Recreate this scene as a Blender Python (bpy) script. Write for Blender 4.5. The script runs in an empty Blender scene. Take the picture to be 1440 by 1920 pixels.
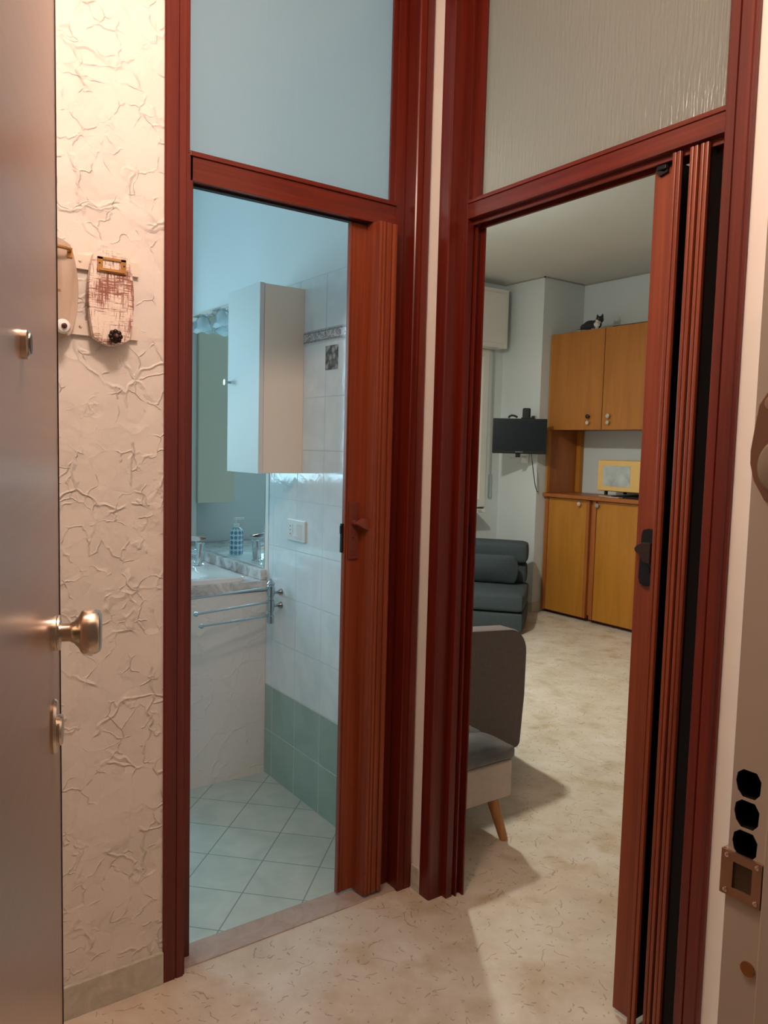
import bpy, bmesh, math, random
from mathutils import Vector, Matrix
R = math.radians
random.seed(7)
scene = bpy.context.scene
COL = scene.collection

# ------------------------------------------------------------------ camera
EYE = Vector((0, 0, 1.37))
FPX, YAW, PIT, ROL = 1463.8, R(54.7533), R(4.6122), R(1.4463)
fwd = Vector((math.cos(YAW)*math.cos(PIT), math.sin(YAW)*math.cos(PIT), -math.sin(PIT)))
rt = Vector((math.sin(YAW), -math.cos(YAW), 0))
up = rt.cross(fwd)
rt2 = math.cos(ROL)*rt + math.sin(ROL)*up
up2 = -math.sin(ROL)*rt + math.cos(ROL)*up
cam = bpy.data.cameras.new('camera')
cam.sensor_fit = 'HORIZONTAL'; cam.sensor_width = 36; cam.lens = FPX/1440*36
cam.clip_start = 0.01; cam.clip_end = 60
co = bpy.data.objects.new('camera', cam); COL.objects.link(co)
co.matrix_world = Matrix(((rt2.x, up2.x, -fwd.x, EYE.x), (rt2.y, up2.y, -fwd.y, EYE.y), (rt2.z, up2.z, -fwd.z, EYE.z), (0, 0, 0, 1)))
scene.camera = co

# ------------------------------------------------------------------ world, lights, exposure
w = bpy.data.worlds.new('world'); scene.world = w; w.use_nodes = True
w.node_tree.nodes['Background'].inputs[0].default_value = (1.0, 0.62, 0.42, 1)
w.node_tree.nodes['Background'].inputs[1].default_value = 0.10
vs = scene.view_settings
vs.view_transform = 'Standard'; vs.look = 'None'; vs.gamma = 1; vs.use_curve_mapping = False
vs.exposure = 0.0

def area(name, loc, rot, sx, sy, power, color):
    l = bpy.data.lights.new(name, 'AREA'); l.shape = 'RECTANGLE'; l.size = sx; l.size_y = sy
    l.energy = power; l.color = color
    o = bpy.data.objects.new(name, l); COL.objects.link(o); o.location = loc; o.rotation_euler = rot
    return o
def point(name, loc, power, color, rad):
    l = bpy.data.lights.new(name, 'POINT'); l.energy = power; l.color = color; l.shadow_soft_size = rad
    o = bpy.data.objects.new(name, l); COL.objects.link(o); o.location = loc
    return o
HALL_POS = (0.42, 1.02, 2.46)
LIV_POS = (2.68, 3.55, 2.42)
point('hall_lamp_light', HALL_POS, 34, (1.0, 0.735, 0.585), 0.09)
point('living_lamp_light', LIV_POS, 26, (0.98, 1.0, 0.90), 0.07)
ld = area('living_lamp_downlight', (LIV_POS[0], LIV_POS[1], LIV_POS[2]-0.02), (0, 0, 0), 0.16, 0.16, 34, (0.98, 1.0, 0.90)); ld.data.shape = 'DISK'
# daylight through the bathroom window (opening x 0.0..0.8, z 1.12..2.2 in the far wall y=4.2)
area('bathroom_daylight', (0.40, 4.30, 1.68), (R(-90), 0, 0), 0.9, 1.15, 38, (0.47, 0.83, 1.0))

# ------------------------------------------------------------------ materials
def nodes(name):
    m = bpy.data.materials.new(name); m.use_nodes = True
    nt = m.node_tree; return m, nt, nt.nodes['Principled BSDF']
def N(nt, t, **kw):
    n = nt.nodes.new(t)
    for k, v in kw.items():
        if k in n.inputs: n.inputs[k].default_value = v
        else: setattr(n, k, v)
    return n
def coords(nt, scale=(1, 1, 1), rot=(0, 0, 0)):
    tc = N(nt, 'ShaderNodeTexCoord'); mp = N(nt, 'ShaderNodeMapping')
    mp.inputs['Scale'].default_value = scale; mp.inputs['Rotation'].default_value = rot
    nt.links.new(tc.outputs['Object'], mp.inputs[0]); return mp.outputs[0]
def ramp(nt, fac, stops):
    r = N(nt, 'ShaderNodeValToRGB'); e = r.color_ramp.elements
    while len(e) < len(stops): e.new(0.5)
    for i, (p, c) in enumerate(stops):
        e[i].position = p; e[i].color = (*c, 1) if len(c) == 3 else c
    nt.links.new(fac, r.inputs[0]); return r.outputs[0]
def g3(v): return (v, v, v)
def math_(nt, op, a, b=None, c=None):
    n = N(nt, 'ShaderNodeMath', operation=op)
    for i, v in enumerate((a, b, c)):
        if v is None: continue
        if isinstance(v, (int, float)): n.inputs[i].default_value = v
        else: nt.links.new(v, n.inputs[i])
    return n.outputs[0]
def mixc(nt, fac, a, b):
    n = N(nt, 'ShaderNodeMix', data_type='RGBA')
    for i, v in ((0, fac), (6, a), (7, b)):
        if isinstance(v, (int, float)): n.inputs[i].default_value = v
        elif isinstance(v, tuple): n.inputs[i].default_value = (*v, 1)
        else: nt.links.new(v, n.inputs[i])
    return n.outputs[2]
def bump(nt, bs, h, strength, dist):
    b = N(nt, 'ShaderNodeBump'); b.inputs['Strength'].default_value = strength; b.inputs['Distance'].default_value = dist
    nt.links.new(h, b.inputs['Height']); nt.links.new(b.outputs[0], bs.inputs['Normal']); return b

def plain(name, c, rough=0.5, metal=0.0, var=0.0, scale=20, bmp=0.0, coat=0.0, spec=0.5):
    m, nt, bs = nodes(name)
    bs.inputs['Roughness'].default_value = rough; bs.inputs['Metallic'].default_value = metal
    bs.inputs['Coat Weight'].default_value = coat; bs.inputs['Specular IOR Level'].default_value = spec
    no = N(nt, 'ShaderNodeTexNoise', Scale=scale, Detail=4.0)
    nt.links.new(coords(nt), no.inputs['Vector'])
    d = tuple(max(0, x*(1-var)) for x in c); e = tuple(min(1, x*(1+var)) for x in c)
    nt.links.new(ramp(nt, no.outputs['Fac'], [(0.3, d), (0.7, e)]), bs.inputs['Base Color'])
    if bmp: bump(nt, bs, no.outputs['Fac'], bmp, 0.002)
    return m

def wood(name, dark, light, rough=0.28, stretch=(60, 60, 1.2), coat=0.35, bmp=0.03):
    m, nt, bs = nodes(name)
    v = coords(nt, stretch)
    n1 = N(nt, 'ShaderNodeTexNoise', Scale=1.0, Detail=6.0, Roughness=0.65, Distortion=0.6)
    nt.links.new(v, n1.inputs['Vector'])
    c = ramp(nt, n1.outputs['Fac'], [(0.30, dark), (0.52, tuple((a+b)/2 for a, b in zip(dark, light))), (0.72, light)])
    nt.links.new(c, bs.inputs['Base Color'])
    bs.inputs['Roughness'].default_value = rough
    bs.inputs['Coat Weight'].default_value = coat*0.6; bs.inputs['Coat Roughness'].default_value = 0.18; bs.inputs['Specular IOR Level'].default_value = 0.4
    bump(nt, bs, n1.outputs['Fac'], bmp, 0.002)
    return m

def stucco(name, c, strength=1.0):
    m, nt, bs = nodes(name)
    v = coords(nt)
    def warp(scale, amt, detail):
        w1 = N(nt, 'ShaderNodeTexNoise', Scale=scale, Detail=detail, Roughness=0.5)
        nt.links.new(v, w1.inputs['Vector'])
        sub = N(nt, 'ShaderNodeVectorMath', operation='SUBTRACT'); sub.inputs[1].default_value = (0.5, 0.5, 0.5)
        nt.links.new(w1.outputs['Color'], sub.inputs[0])
        sc = N(nt, 'ShaderNodeVectorMath', operation='SCALE'); sc.inputs['Scale'].default_value = amt
        nt.links.new(sub.outputs[0], sc.inputs[0])
        ad = N(nt, 'ShaderNodeVectorMath', operation='ADD'); nt.links.new(v, ad.inputs[0]); nt.links.new(sc.outputs[0], ad.inputs[1])
        return ad.outputs[0]
    hs = None
    # trowelled patches: each patch is a small tilted plane that breaks off sharply at its border
    for scale, amp, wa in ((8.0, 0.9, warp(8.0, 0.13, 3.0)), (17.0, 0.6, warp(13.0, 0.08, 3.5))):
        vo = N(nt, 'ShaderNodeTexVoronoi', Scale=scale); nt.links.new(wa, vo.inputs['Vector'])
        df = N(nt, 'ShaderNodeVectorMath', operation='SUBTRACT')
        nt.links.new(wa, df.inputs[0]); nt.links.new(vo.outputs['Position'], df.inputs[1])
        dc = N(nt, 'ShaderNodeVectorMath', operation='SUBTRACT'); dc.inputs[1].default_value = (0.55, 0.5, 0.20)
        nt.links.new(vo.outputs['Color'], dc.inputs[0])
        dp = N(nt, 'ShaderNodeVectorMath', operation='DOT_PRODUCT'); nt.links.new(df.outputs[0], dp.inputs[0]); nt.links.new(dc.outputs[0], dp.inputs[1])
        h = math_(nt, 'MULTIPLY', dp.outputs['Value'], scale*amp)
        ve = N(nt, 'ShaderNodeTexVoronoi', Scale=scale, feature='DISTANCE_TO_EDGE'); nt.links.new(wa, ve.inputs['Vector'])
        lip = ramp(nt, ve.outputs['Distance'], [(0.0, g3(1)), (0.05, g3(0))])
        mk = N(nt, 'ShaderNodeTexNoise', Scale=scale*0.75, Detail=2.0); nt.links.new(v, mk.inputs['Vector'])
        mm = ramp(nt, mk.outputs['Fac'], [(0.41, g3(0)), (0.51, g3(1))])
        mk2 = N(nt, 'ShaderNodeTexNoise', Scale=scale*1.6, Detail=1.0); nt.links.new(wa, mk2.inputs['Vector'])
        lip = math_(nt, 'MULTIPLY', lip, ramp(nt, mk2.outputs['Fac'], [(0.44, g3(0)), (0.52, g3(1))]))
        h = math_(nt, 'MULTIPLY', math_(nt, 'ADD', h, math_(nt, 'MULTIPLY', lip, 0.35*amp)), math_(nt, 'ADD', math_(nt, 'MULTIPLY', mm, 0.95), 0.05))
        hs = h if hs is None else math_(nt, 'ADD', hs, h)
    fine = N(nt, 'ShaderNodeTexNoise', Scale=90.0, Detail=4.0); nt.links.new(v, fine.inputs['Vector'])
    hs = math_(nt, 'ADD', hs, math_(nt, 'MULTIPLY', fine.outputs['Fac'], 0.06))
    bump(nt, bs, hs, strength, 0.0075)
    nt.links.new(mixc(nt, math_(nt, 'MULTIPLY', fine.outputs['Fac'], 0.25), c, tuple(x*0.88 for x in c)), bs.inputs['Base Color'])
    bs.inputs['Roughness'].default_value = 0.62
    return m

def marble_floor(name):
    m, nt, bs = nodes(name)
    v = coords(nt)
    big = N(nt, 'ShaderNodeTexNoise', Scale=4.5, Detail=8.0, Roughness=0.68, Distortion=0.35); nt.links.new(v, big.inputs['Vector'])
    base = ramp(nt, big.outputs['Fac'], [(0.30, (0.58, 0.475, 0.365)), (0.5, (0.69, 0.59, 0.475)), (0.70, (0.77, 0.69, 0.60))])
    wn = N(nt, 'ShaderNodeTexNoise', Scale=28.0, Detail=2.0); nt.links.new(v, wn.inputs['Vector'])
    sb = N(nt, 'ShaderNodeVectorMath', operation='SUBTRACT'); sb.inputs[1].default_value = (0.5, 0.5, 0.5); nt.links.new(wn.outputs['Color'], sb.inputs[0])
    sc = N(nt, 'ShaderNodeVectorMath', operation='SCALE'); sc.inputs['Scale'].default_value = 0.03; nt.links.new(sb.outputs[0], sc.inputs[0])
    cov = None
    # short bent fossil threads, one at most per random cell
    for scale, ln, wd, prob, sh in ((13.0, 0.36, 0.034, 0.45, 0.0), (23.0, 0.30, 0.060, 0.45, 3.7), (40.0, 0.26, 0.10, 0.40, 8.1), (9.0, 0.40, 0.020, 0.35, 5.3)):
        mp = N(nt, 'ShaderNodeVectorMath', operation='MULTIPLY_ADD'); mp.inputs[1].default_value = (1, 1, 0); mp.inputs[2].default_value = (sh, sh*0.7, 0)
        ad = N(nt, 'ShaderNodeVectorMath', operation='ADD'); nt.links.new(v, ad.inputs[0]); nt.links.new(sc.outputs[0], ad.inputs[1])
        nt.links.new(ad.outputs[0], mp.inputs[0])
        vo = N(nt, 'ShaderNodeTexVoronoi', Scale=scale, voronoi_dimensions='2D'); nt.links.new(mp.outputs[0], vo.inputs['Vector'])
        df = N(nt, 'ShaderNodeVectorMath', operation='SUBTRACT'); nt.links.new(mp.outputs[0], df.inputs[0]); nt.links.new(vo.outputs['Position'], df.inputs[1])
        s1 = N(nt, 'ShaderNodeSeparateXYZ'); nt.links.new(df.outputs[0], s1.inputs[0])
        cc = N(nt, 'ShaderNodeSeparateColor'); nt.links.new(vo.outputs['Color'], cc.inputs[0])
        an = math_(nt, 'MULTIPLY', cc.outputs[0], 6.283); co_, si_ = math_(nt, 'COSINE', an), math_(nt, 'SINE', an)
        x = math_(nt, 'MULTIPLY', s1.outputs[0], scale); y = math_(nt, 'MULTIPLY', s1.outputs[1], scale)
        u = math_(nt, 'ADD', math_(nt, 'MULTIPLY', x, co_), math_(nt, 'MULTIPLY', y, si_))
        w_ = math_(nt, 'SUBTRACT', math_(nt, 'MULTIPLY', y, co_), math_(nt, 'MULTIPLY', x, si_))
        bend = math_(nt, 'MULTIPLY', math_(nt, 'MULTIPLY', u, u), math_(nt, 'MULTIPLY', math_(nt, 'SUBTRACT', cc.outputs[1], 0.5), 2.2))
        dl = math_(nt, 'ABSOLUTE', math_(nt, 'SUBTRACT', w_, bend))
        l1 = ramp(nt, dl, [(0.0, g3(1)), (wd, g3(0))])
        l2 = math_(nt, 'LESS_THAN', math_(nt, 'ABSOLUTE', u), math_(nt, 'MULTIPLY', cc.outputs[1], ln))
        l3 = math_(nt, 'LESS_THAN', cc.outputs[2], prob)
        q = math_(nt, 'MULTIPLY', math_(nt, 'MULTIPLY', l1, l2), l3)
        cov = q if cov is None else math_(nt, 'MAXIMUM', cov, q)
    blot = N(nt, 'ShaderNodeTexNoise', Scale=7.0, Detail=6.0); nt.links.new(coords(nt, (1, 1, 1), (0, 0, 1.1)), blot.inputs['Vector'])
    bl = ramp(nt, blot.outputs['Fac'], [(0.54, g3(0)), (0.70, g3(0.65))])
    c = mixc(nt, bl, base, (0.50, 0.37, 0.22))
    c = mixc(nt, math_(nt, 'MULTIPLY', cov, 0.60), c, (0.22, 0.13, 0.075))
    nt.links.new(c, bs.inputs['Base Color'])
    bs.inputs['Roughness'].default_value = 0.27; bs.inputs['Specular IOR Level'].default_value = 0.5
    return m

def marble(name, a, b, scale=12, rough=0.3):
    m, nt, bs = nodes(name)
    n1 = N(nt, 'ShaderNodeTexNoise', Scale=scale, Detail=7.0, Roughness=0.62, Distortion=1.5); nt.links.new(coords(nt), n1.inputs['Vector'])
    nt.links.new(ramp(nt, n1.outputs['Fac'], [(0.35, a), (0.62, b)]), bs.inputs['Base Color'])
    bs.inputs['Roughness'].default_value = rough
    return m

def tiles(name, axes, size, origin, col, col2, grout, gw=0.004, rot=0.0, rough=0.12, wavy=0.0, mottle=8.0):
    """square tiles; axes = indices of the two object coordinates used"""
    m, nt, bs = nodes(name)
    tc = N(nt, 'ShaderNodeTexCoord'); sp = N(nt, 'ShaderNodeSeparateXYZ'); nt.links.new(tc.outputs['Object'], sp.inputs[0])
    u = math_(nt, 'SUBTRACT', sp.outputs[axes[0]], origin[0]); v = math_(nt, 'SUBTRACT', sp.outputs[axes[1]], origin[1])
    if rot:
        cu, su = math.cos(rot), math.sin(rot)
        u2 = math_(nt, 'ADD', math_(nt, 'MULTIPLY', u, cu), math_(nt, 'MULTIPLY', v, su))
        v2 = math_(nt, 'SUBTRACT', math_(nt, 'MULTIPLY', v, cu), math_(nt, 'MULTIPLY', u, su)); u, v = u2, v2
    def edge(t):
        f = math_(nt, 'FRACT', math_(nt, 'ADD', math_(nt, 'DIVIDE', t, size), 100.0))
        return math_(nt, 'MULTIPLY', math_(nt, 'MINIMUM', f, math_(nt, 'SUBTRACT', 1.0, f)), size)
    d = math_(nt, 'MINIMUM', edge(u), edge(v))
    g = ramp(nt, math_(nt, 'DIVIDE', d, gw*2), [(0.22, g3(1)), (0.30, g3(0))])
    n1 = N(nt, 'ShaderNodeTexNoise', Scale=mottle, Detail=6.0, Distortion=0.8); nt.links.new(tc.outputs['Object'], n1.inputs['Vector'])
    c = ramp(nt, n1.outputs['Fac'], [(0.35, col), (0.66, col2)])
    nt.links.new(mixc(nt, g, c, grout), bs.inputs['Base Color'])
    nt.links.new(math_(nt, 'ADD', math_(nt, 'MULTIPLY', g, 0.5), rough), bs.inputs['Roughness'])
    h = math_(nt, 'SUBTRACT', 0.0, g)
    if wavy:
        n2 = N(nt, 'ShaderNodeTexNoise', Scale=16.0, Detail=2.0, Distortion=1.0); nt.links.new(tc.outputs['Object'], n2.inputs['Vector'])
        h = math_(nt, 'ADD', h, math_(nt, 'MULTIPLY', n2.outputs['Fac'], wavy))
    bump(nt, bs, h, 0.6, 0.0015)
    return m

def frosted(name, tint, rough, trans, nscale, bs_str):
    m, nt, bs = nodes(name)
    nt.nodes.remove(bs)
    out = nt.nodes['Material Output']
    n1 = N(nt, 'ShaderNodeTexNoise', Scale=1.0, Detail=3.0, Distortion=0.4); nt.links.new(coords(nt, nscale), n1.inputs['Vector'])
    b = N(nt, 'ShaderNodeBump'); b.inputs['Strength'].default_value = bs_str; b.inputs['Distance'].default_value = 0.003
    nt.links.new(n1.outputs['Fac'], b.inputs['Height'])
    rf = N(nt, 'ShaderNodeBsdfRefraction'); rf.inputs['Roughness'].default_value = rough; rf.inputs['IOR'].default_value = 1.12
    rf.inputs['Color'].default_value = (*tint, 1)
    tr = N(nt, 'ShaderNodeBsdfTranslucent'); tr.inputs['Color'].default_value = (*tint, 1)
    df = N(nt, 'ShaderNodeBsdfDiffuse'); df.inputs['Color'].default_value = (*tint, 1)
    gl = N(nt, 'ShaderNodeBsdfGlossy'); gl.inputs['Roughness'].default_value = 0.22
    for s in (rf, tr, gl, df): nt.links.new(b.outputs[0], s.inputs['Normal'])
    m1 = N(nt, 'ShaderNodeMixShader'); m1.inputs[0].default_value = trans
    nt.links.new(rf.outputs[0], m1.inputs[1]); nt.links.new(tr.outputs[0], m1.inputs[2])
    m3 = N(nt, 'ShaderNodeMixShader'); m3.inputs[0].default_value = 0.10
    nt.links.new(m1.outputs[0], m3.inputs[1]); nt.links.new(df.outputs[0], m3.inputs[2])
    m2 = N(nt, 'ShaderNodeMixShader'); m2.inputs[0].default_value = 0.06
    nt.links.new(m3.outputs[0], m2.inputs[1]); nt.links.new(gl.outputs[0], m2.inputs[2])
    nt.links.new(m2.outputs[0], out.inputs['Surface'])
    return m

def clear_pane(name):
    m, nt, bs = nodes(name); nt.nodes.remove(bs); out = nt.nodes['Material Output']
    t = N(nt, 'ShaderNodeBsdfTransparent'); g = N(nt, 'ShaderNodeBsdfGlossy'); g.inputs['Roughness'].default_value = 0.03
    mx = N(nt, 'ShaderNodeMixShader'); mx.inputs[0].default_value = 0.06
    nt.links.new(t.outputs[0], mx.inputs[1]); nt.links.new(g.outputs[0], mx.inputs[2]); nt.links.new(mx.outputs[0], out.inputs['Surface'])
    return m

def emis(name, c, s):
    m, nt, bs = nodes(name); bs.inputs['Base Color'].default_value = (*c, 1)
    bs.inputs['Emission Color'].default_value = (*c, 1); bs.inputs['Emission Strength'].default_value = s; return m

def brushed(name, c, rough, stretch, var=0.15, metal=1.0, aniso=0.0):
    m, nt, bs = nodes(name)
    n1 = N(nt, 'ShaderNodeTexNoise', Scale=1.0, Detail=4.0); nt.links.new(coords(nt, stretch), n1.inputs['Vector'])
    nt.links.new(ramp(nt, n1.outputs['Fac'], [(0.3, tuple(x*(1-var) for x in c)), (0.7, tuple(min(1, x*(1+var)) for x in c))]), bs.inputs['Base Color'])
    bs.inputs['Metallic'].default_value = metal; bs.inputs['Roughness'].default_value = rough
    return m

M = {}
M['plaster_left'] = stucco('cream_trowelled_plaster', (0.80, 0.735, 0.685), 1.1)
M['plaster_vanity'] = stucco('white_trowelled_plaster', (0.84, 0.80, 0.77), 0.6)
M['cream'] = plain('cream_wall_paint', (0.83, 0.78, 0.72), 0.6, var=0.03, scale=5)
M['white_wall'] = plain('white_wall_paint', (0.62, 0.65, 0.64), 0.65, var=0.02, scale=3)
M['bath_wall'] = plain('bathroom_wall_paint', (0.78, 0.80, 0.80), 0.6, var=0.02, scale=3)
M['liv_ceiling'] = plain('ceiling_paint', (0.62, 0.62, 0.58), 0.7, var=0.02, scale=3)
M['floor'] = marble_floor('beige_fossil_marble')
M['threshold'] = marble('grey_pink_marble', (0.42, 0.32, 0.27), (0.52, 0.41, 0.35), 14)
M['base_marble'] = marble('grey_skirting_marble', (0.46, 0.43, 0.35), (0.62, 0.58, 0.49), 16)
M['counter_marble'] = marble('grey_veined_marble', (0.30, 0.29, 0.29), (0.78, 0.75, 0.73), 9)
M['red'] = wood('mahogany_frame_wood', (0.070, 0.0055, 0.0025), (0.165, 0.016, 0.006), coat=0.2)
M['red_h'] = wood('mahogany_frame_wood_horizontal', (0.085, 0.007, 0.003), (0.19, 0.022, 0.008), coat=0.2, stretch=(2.0, 2.0, 60))
M['fold'] = wood('mahogany_folding_panel', (0.165, 0.027, 0.008), (0.31, 0.066, 0.022), rough=0.36, coat=0.15)
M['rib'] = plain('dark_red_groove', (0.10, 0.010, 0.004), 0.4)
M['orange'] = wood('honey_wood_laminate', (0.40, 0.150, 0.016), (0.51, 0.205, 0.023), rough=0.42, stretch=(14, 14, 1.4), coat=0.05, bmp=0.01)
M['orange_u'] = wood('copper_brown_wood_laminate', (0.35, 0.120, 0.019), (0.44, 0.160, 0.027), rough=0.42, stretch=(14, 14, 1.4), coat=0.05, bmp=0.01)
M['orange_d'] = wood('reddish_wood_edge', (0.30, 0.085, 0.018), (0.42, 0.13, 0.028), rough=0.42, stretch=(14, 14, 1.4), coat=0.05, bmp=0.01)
M['door_metal'] = brushed('brushed_door_metal', (0.55, 0.36, 0.275), 0.29, (3, 3, 90), 0.04, metal=0.6)
M['frame_metal'] = plain('grey_green_frame_paint', (0.55, 0.50, 0.43), 0.45, 0.0, 0.03, 8)
M['nickel'] = brushed('satin_nickel', (0.72, 0.64, 0.54), 0.24, (40, 40, 40), 0.05)
M['bronze'] = plain('aged_bronze', (0.42, 0.22, 0.09), 0.4, 0.9, 0.15)
M['brass'] = plain('old_brass', (0.46, 0.24, 0.085), 0.38, 0.85, 0.12)
M['black'] = plain('black_plastic', (0.009, 0.009, 0.010), 0.45, spec=0.3)
M['black_gloss'] = plain('black_screen', (0.007, 0.012, 0.015), 0.3, spec=0.3)
M['seal'] = plain('black_rubber_seal', (0.012, 0.006, 0.006), 0.7)
M['chrome'] = plain('chrome', (0.75, 0.77, 0.78), 0.09, 1.0)
M['satin_chrome'] = plain('satin_chrome', (0.50, 0.54, 0.56), 0.22, 1.0)
M['ceramic'] = plain('white_ceramic', (0.86, 0.86, 0.86), 0.08)
M['white_plastic'] = plain('white_plastic', (0.80, 0.79, 0.76), 0.3)
M['white_lacquer'] = plain('white_lacquer', (0.70, 0.66, 0.60), 0.22)
M['beige_lacquer'] = plain('beige_lacquer', (0.80, 0.72, 0.58), 0.4)
M['cab_door'] = plain('pearl_white_door', (0.74, 0.76, 0.74), 0.5, spec=0.3)
M['cab_side'] = plain('cream_cabinet_side', (0.90, 0.80, 0.69), 0.45, spec=0.3)
M['mirror'] = plain('mirror_silver', (0.80, 0.88, 0.87), 0.01, 1.0)
M['shade_glass'] = frosted('milk_glass', (0.85, 0.90, 0.92), 0.3, 0.6, (20, 20, 20), 0.1)
M['tile_white'] = tiles('white_wall_tiles', (1, 2), 0.1945, (2.441, 0.385), (0.74, 0.79, 0.80), (0.86, 0.88, 0.88), (0.66, 0.68, 0.68), 0.0030, rough=0.10, wavy=0.7)
M['tile_white_top'] = tiles('white_wall_tiles_top_row', (1, 2), 0.1945, (2.441, 1.7945), (0.74, 0.79, 0.80), (0.86, 0.88, 0.88), (0.50, 0.53, 0.54), 0.0030, rough=0.10, wavy=0.7)
M['tile_green'] = tiles('sea_green_wall_tiles', (1, 2), 0.1915, (2.438, 0.0), (0.30, 0.43, 0.37), (0.38, 0.50, 0.44), (0.55, 0.62, 0.58), 0.0035, rough=0.22)
M['tile_floor'] = tiles('pale_green_floor_tiles', (0, 1), 0.193, (1.131, 2.246), (0.46, 0.56, 0.52), (0.56, 0.65, 0.60), (0.25, 0.32, 0.32), 0.0035, rot=R(45), rough=0.28)
M['glass_bath'] = frosted('smooth_frosted_glass', (0.80, 0.84, 0.84), 0.42, 0.45, (60, 60, 8), 0.25)
M['glass_liv'] = frosted('rippled_frosted_glass', (0.82, 0.82, 0.78), 0.34, 0.40, (150, 150, 16), 0.7)
M['pane'] = clear_pane('window_glass')
M['sofa_blue'] = plain('slate_blue_fabric', (0.048, 0.064, 0.071), 0.9, var=0.12, scale=90, bmp=0.15)
M['sofa_brown'] = plain('taupe_grey_fabric', (0.165, 0.125, 0.115), 0.9, var=0.08, scale=60, bmp=0.1)
M['pouf_grey'] = plain('grey_velvet', (0.12, 0.115, 0.115), 0.40, var=0.25, scale=14, bmp=0.1)
M['pouf_base'] = plain('light_taupe_fabric', (0.58, 0.48, 0.41), 0.85, var=0.05, scale=50)  # light fabric, albedo raised further to hold the hall light reflected on it
M['leg_wood'] = wood('beech_leg_wood', (0.36, 0.15, 0.045), (0.50, 0.235, 0.08), rough=0.4)
M['micro'] = plain('mustard_yellow_plastic', (0.72, 0.44, 0.15), 0.35, var=0.03)
M['micro_glass'] = plain('silvered_grey_window', (0.42, 0.44, 0.43), 0.2, var=0.25, scale=9)
M['cream_knob'] = plain('cream_ceramic', (0.48, 0.42, 0.34), 0.3)
M['pink'] = plain('pink_ceramic', (0.62, 0.42, 0.34), 0.3)
M['rail_white'] = plain('white_slat_paint', (0.80, 0.70, 0.62), 0.5)

def board_wood(name):
    m, nt, bs = nodes(name)
    n1 = N(nt, 'ShaderNodeTexNoise', Scale=1.0, Detail=5.0, Distortion=2.0); nt.links.new(coords(nt, (18, 18, 3)), n1.inputs['Vector'])
    nt.links.new(ramp(nt, n1.outputs['Fac'], [(0.3, (0.40, 0.29, 0.22)), (0.55, (0.54, 0.42, 0.34)), (0.75, (0.60, 0.48, 0.40))]), bs.inputs['Base Color'])
    bs.inputs['Roughness'].default_value = 0.6; return m
M['board_wood'] = board_wood('sanded_pine')
def board_paint(name):
    m, nt, bs = nodes(name)
    a = N(nt, 'ShaderNodeTexNoise', Scale=1.0, Detail=5.0, Roughness=0.7); nt.links.new(coords(nt, (30, 30, 260)), a.inputs['Vector'])
    b = N(nt, 'ShaderNodeTexNoise', Scale=1.0, Detail=4.0, Roughness=0.7); nt.links.new(coords(nt, (260, 260, 26)), b.inputs['Vector'])
    c = N(nt, 'ShaderNodeTexNoise', Scale=15.0, Detail=2.0); nt.links.new(coords(nt), c.inputs['Vector'])
    s = math_(nt, 'ADD', math_(nt, 'MAXIMUM', a.outputs['Fac'], b.outputs['Fac']), math_(nt, 'MULTIPLY', c.outputs['Fac'], 0.5))
    nt.links.new(ramp(nt, s, [(0.755, (0.86, 0.74, 0.66)), (0.87, (0.28, 0.10, 0.07))]), bs.inputs['Base Color'])
    bs.inputs['Roughness'].default_value = 0.65; return m
M['board_paint'] = board_paint('worn_white_paint')
def border_tile(name):
    m, nt, bs = nodes(name)
    tc = N(nt, 'ShaderNodeTexCoord'); sp = N(nt, 'ShaderNodeSeparateXYZ'); nt.links.new(tc.outputs['Object'], sp.inputs[0])
    wv = N(nt, 'ShaderNodeTexNoise', Scale=28.0, Detail=1.5, Distortion=2.5); nt.links.new(tc.outputs['Object'], wv.inputs['Vector'])
    c = ramp(nt, wv.outputs['Fac'], [(0.43, (0.66, 0.66, 0.66)), (0.50, (0.26, 0.24, 0.26)), (0.56, (0.42, 0.40, 0.42)), (0.60, (0.66, 0.66, 0.66))])
    dz = math_(nt, 'ABSOLUTE', math_(nt, 'SUBTRACT', sp.outputs[2], 1.772))
    ln = ramp(nt, dz, [(0.0145, g3(0)), (0.0155, g3(1)), (0.0180, g3(1)), (0.0190, g3(0))])
    nt.links.new(mixc(nt, ln, c, (0.20, 0.17, 0.18)), bs.inputs['Base Color']); bs.inputs['Roughness'].default_value = 0.15
    return m
M['border'] = border_tile('leaf_scroll_border')
def pebble_tile(name):
    m, nt, bs = nodes(name)
    vo = N(nt, 'ShaderNodeTexVoronoi', Scale=50.0); nt.links.new(coords(nt), vo.inputs['Vector'])
    sp = N(nt, 'ShaderNodeSeparateColor'); nt.links.new(vo.outputs['Color'], sp.inputs[0])
    shade = math_(nt, 'MULTIPLY', sp.outputs[0], math_(nt, 'SUBTRACT', 1.15, math_(nt, 'MULTIPLY', vo.outputs['Distance'], 1.3)))
    nt.links.new(ramp(nt, shade, [(0.0, (0.06, 0.06, 0.065)), (0.30, (0.24, 0.24, 0.24)), (0.9, (0.60, 0.59, 0.55))]), bs.inputs['Base Color'])
    bs.inputs['Roughness'].default_value = 0.2; return m
M['pebble'] = pebble_tile('printed_pebbles')
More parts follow.
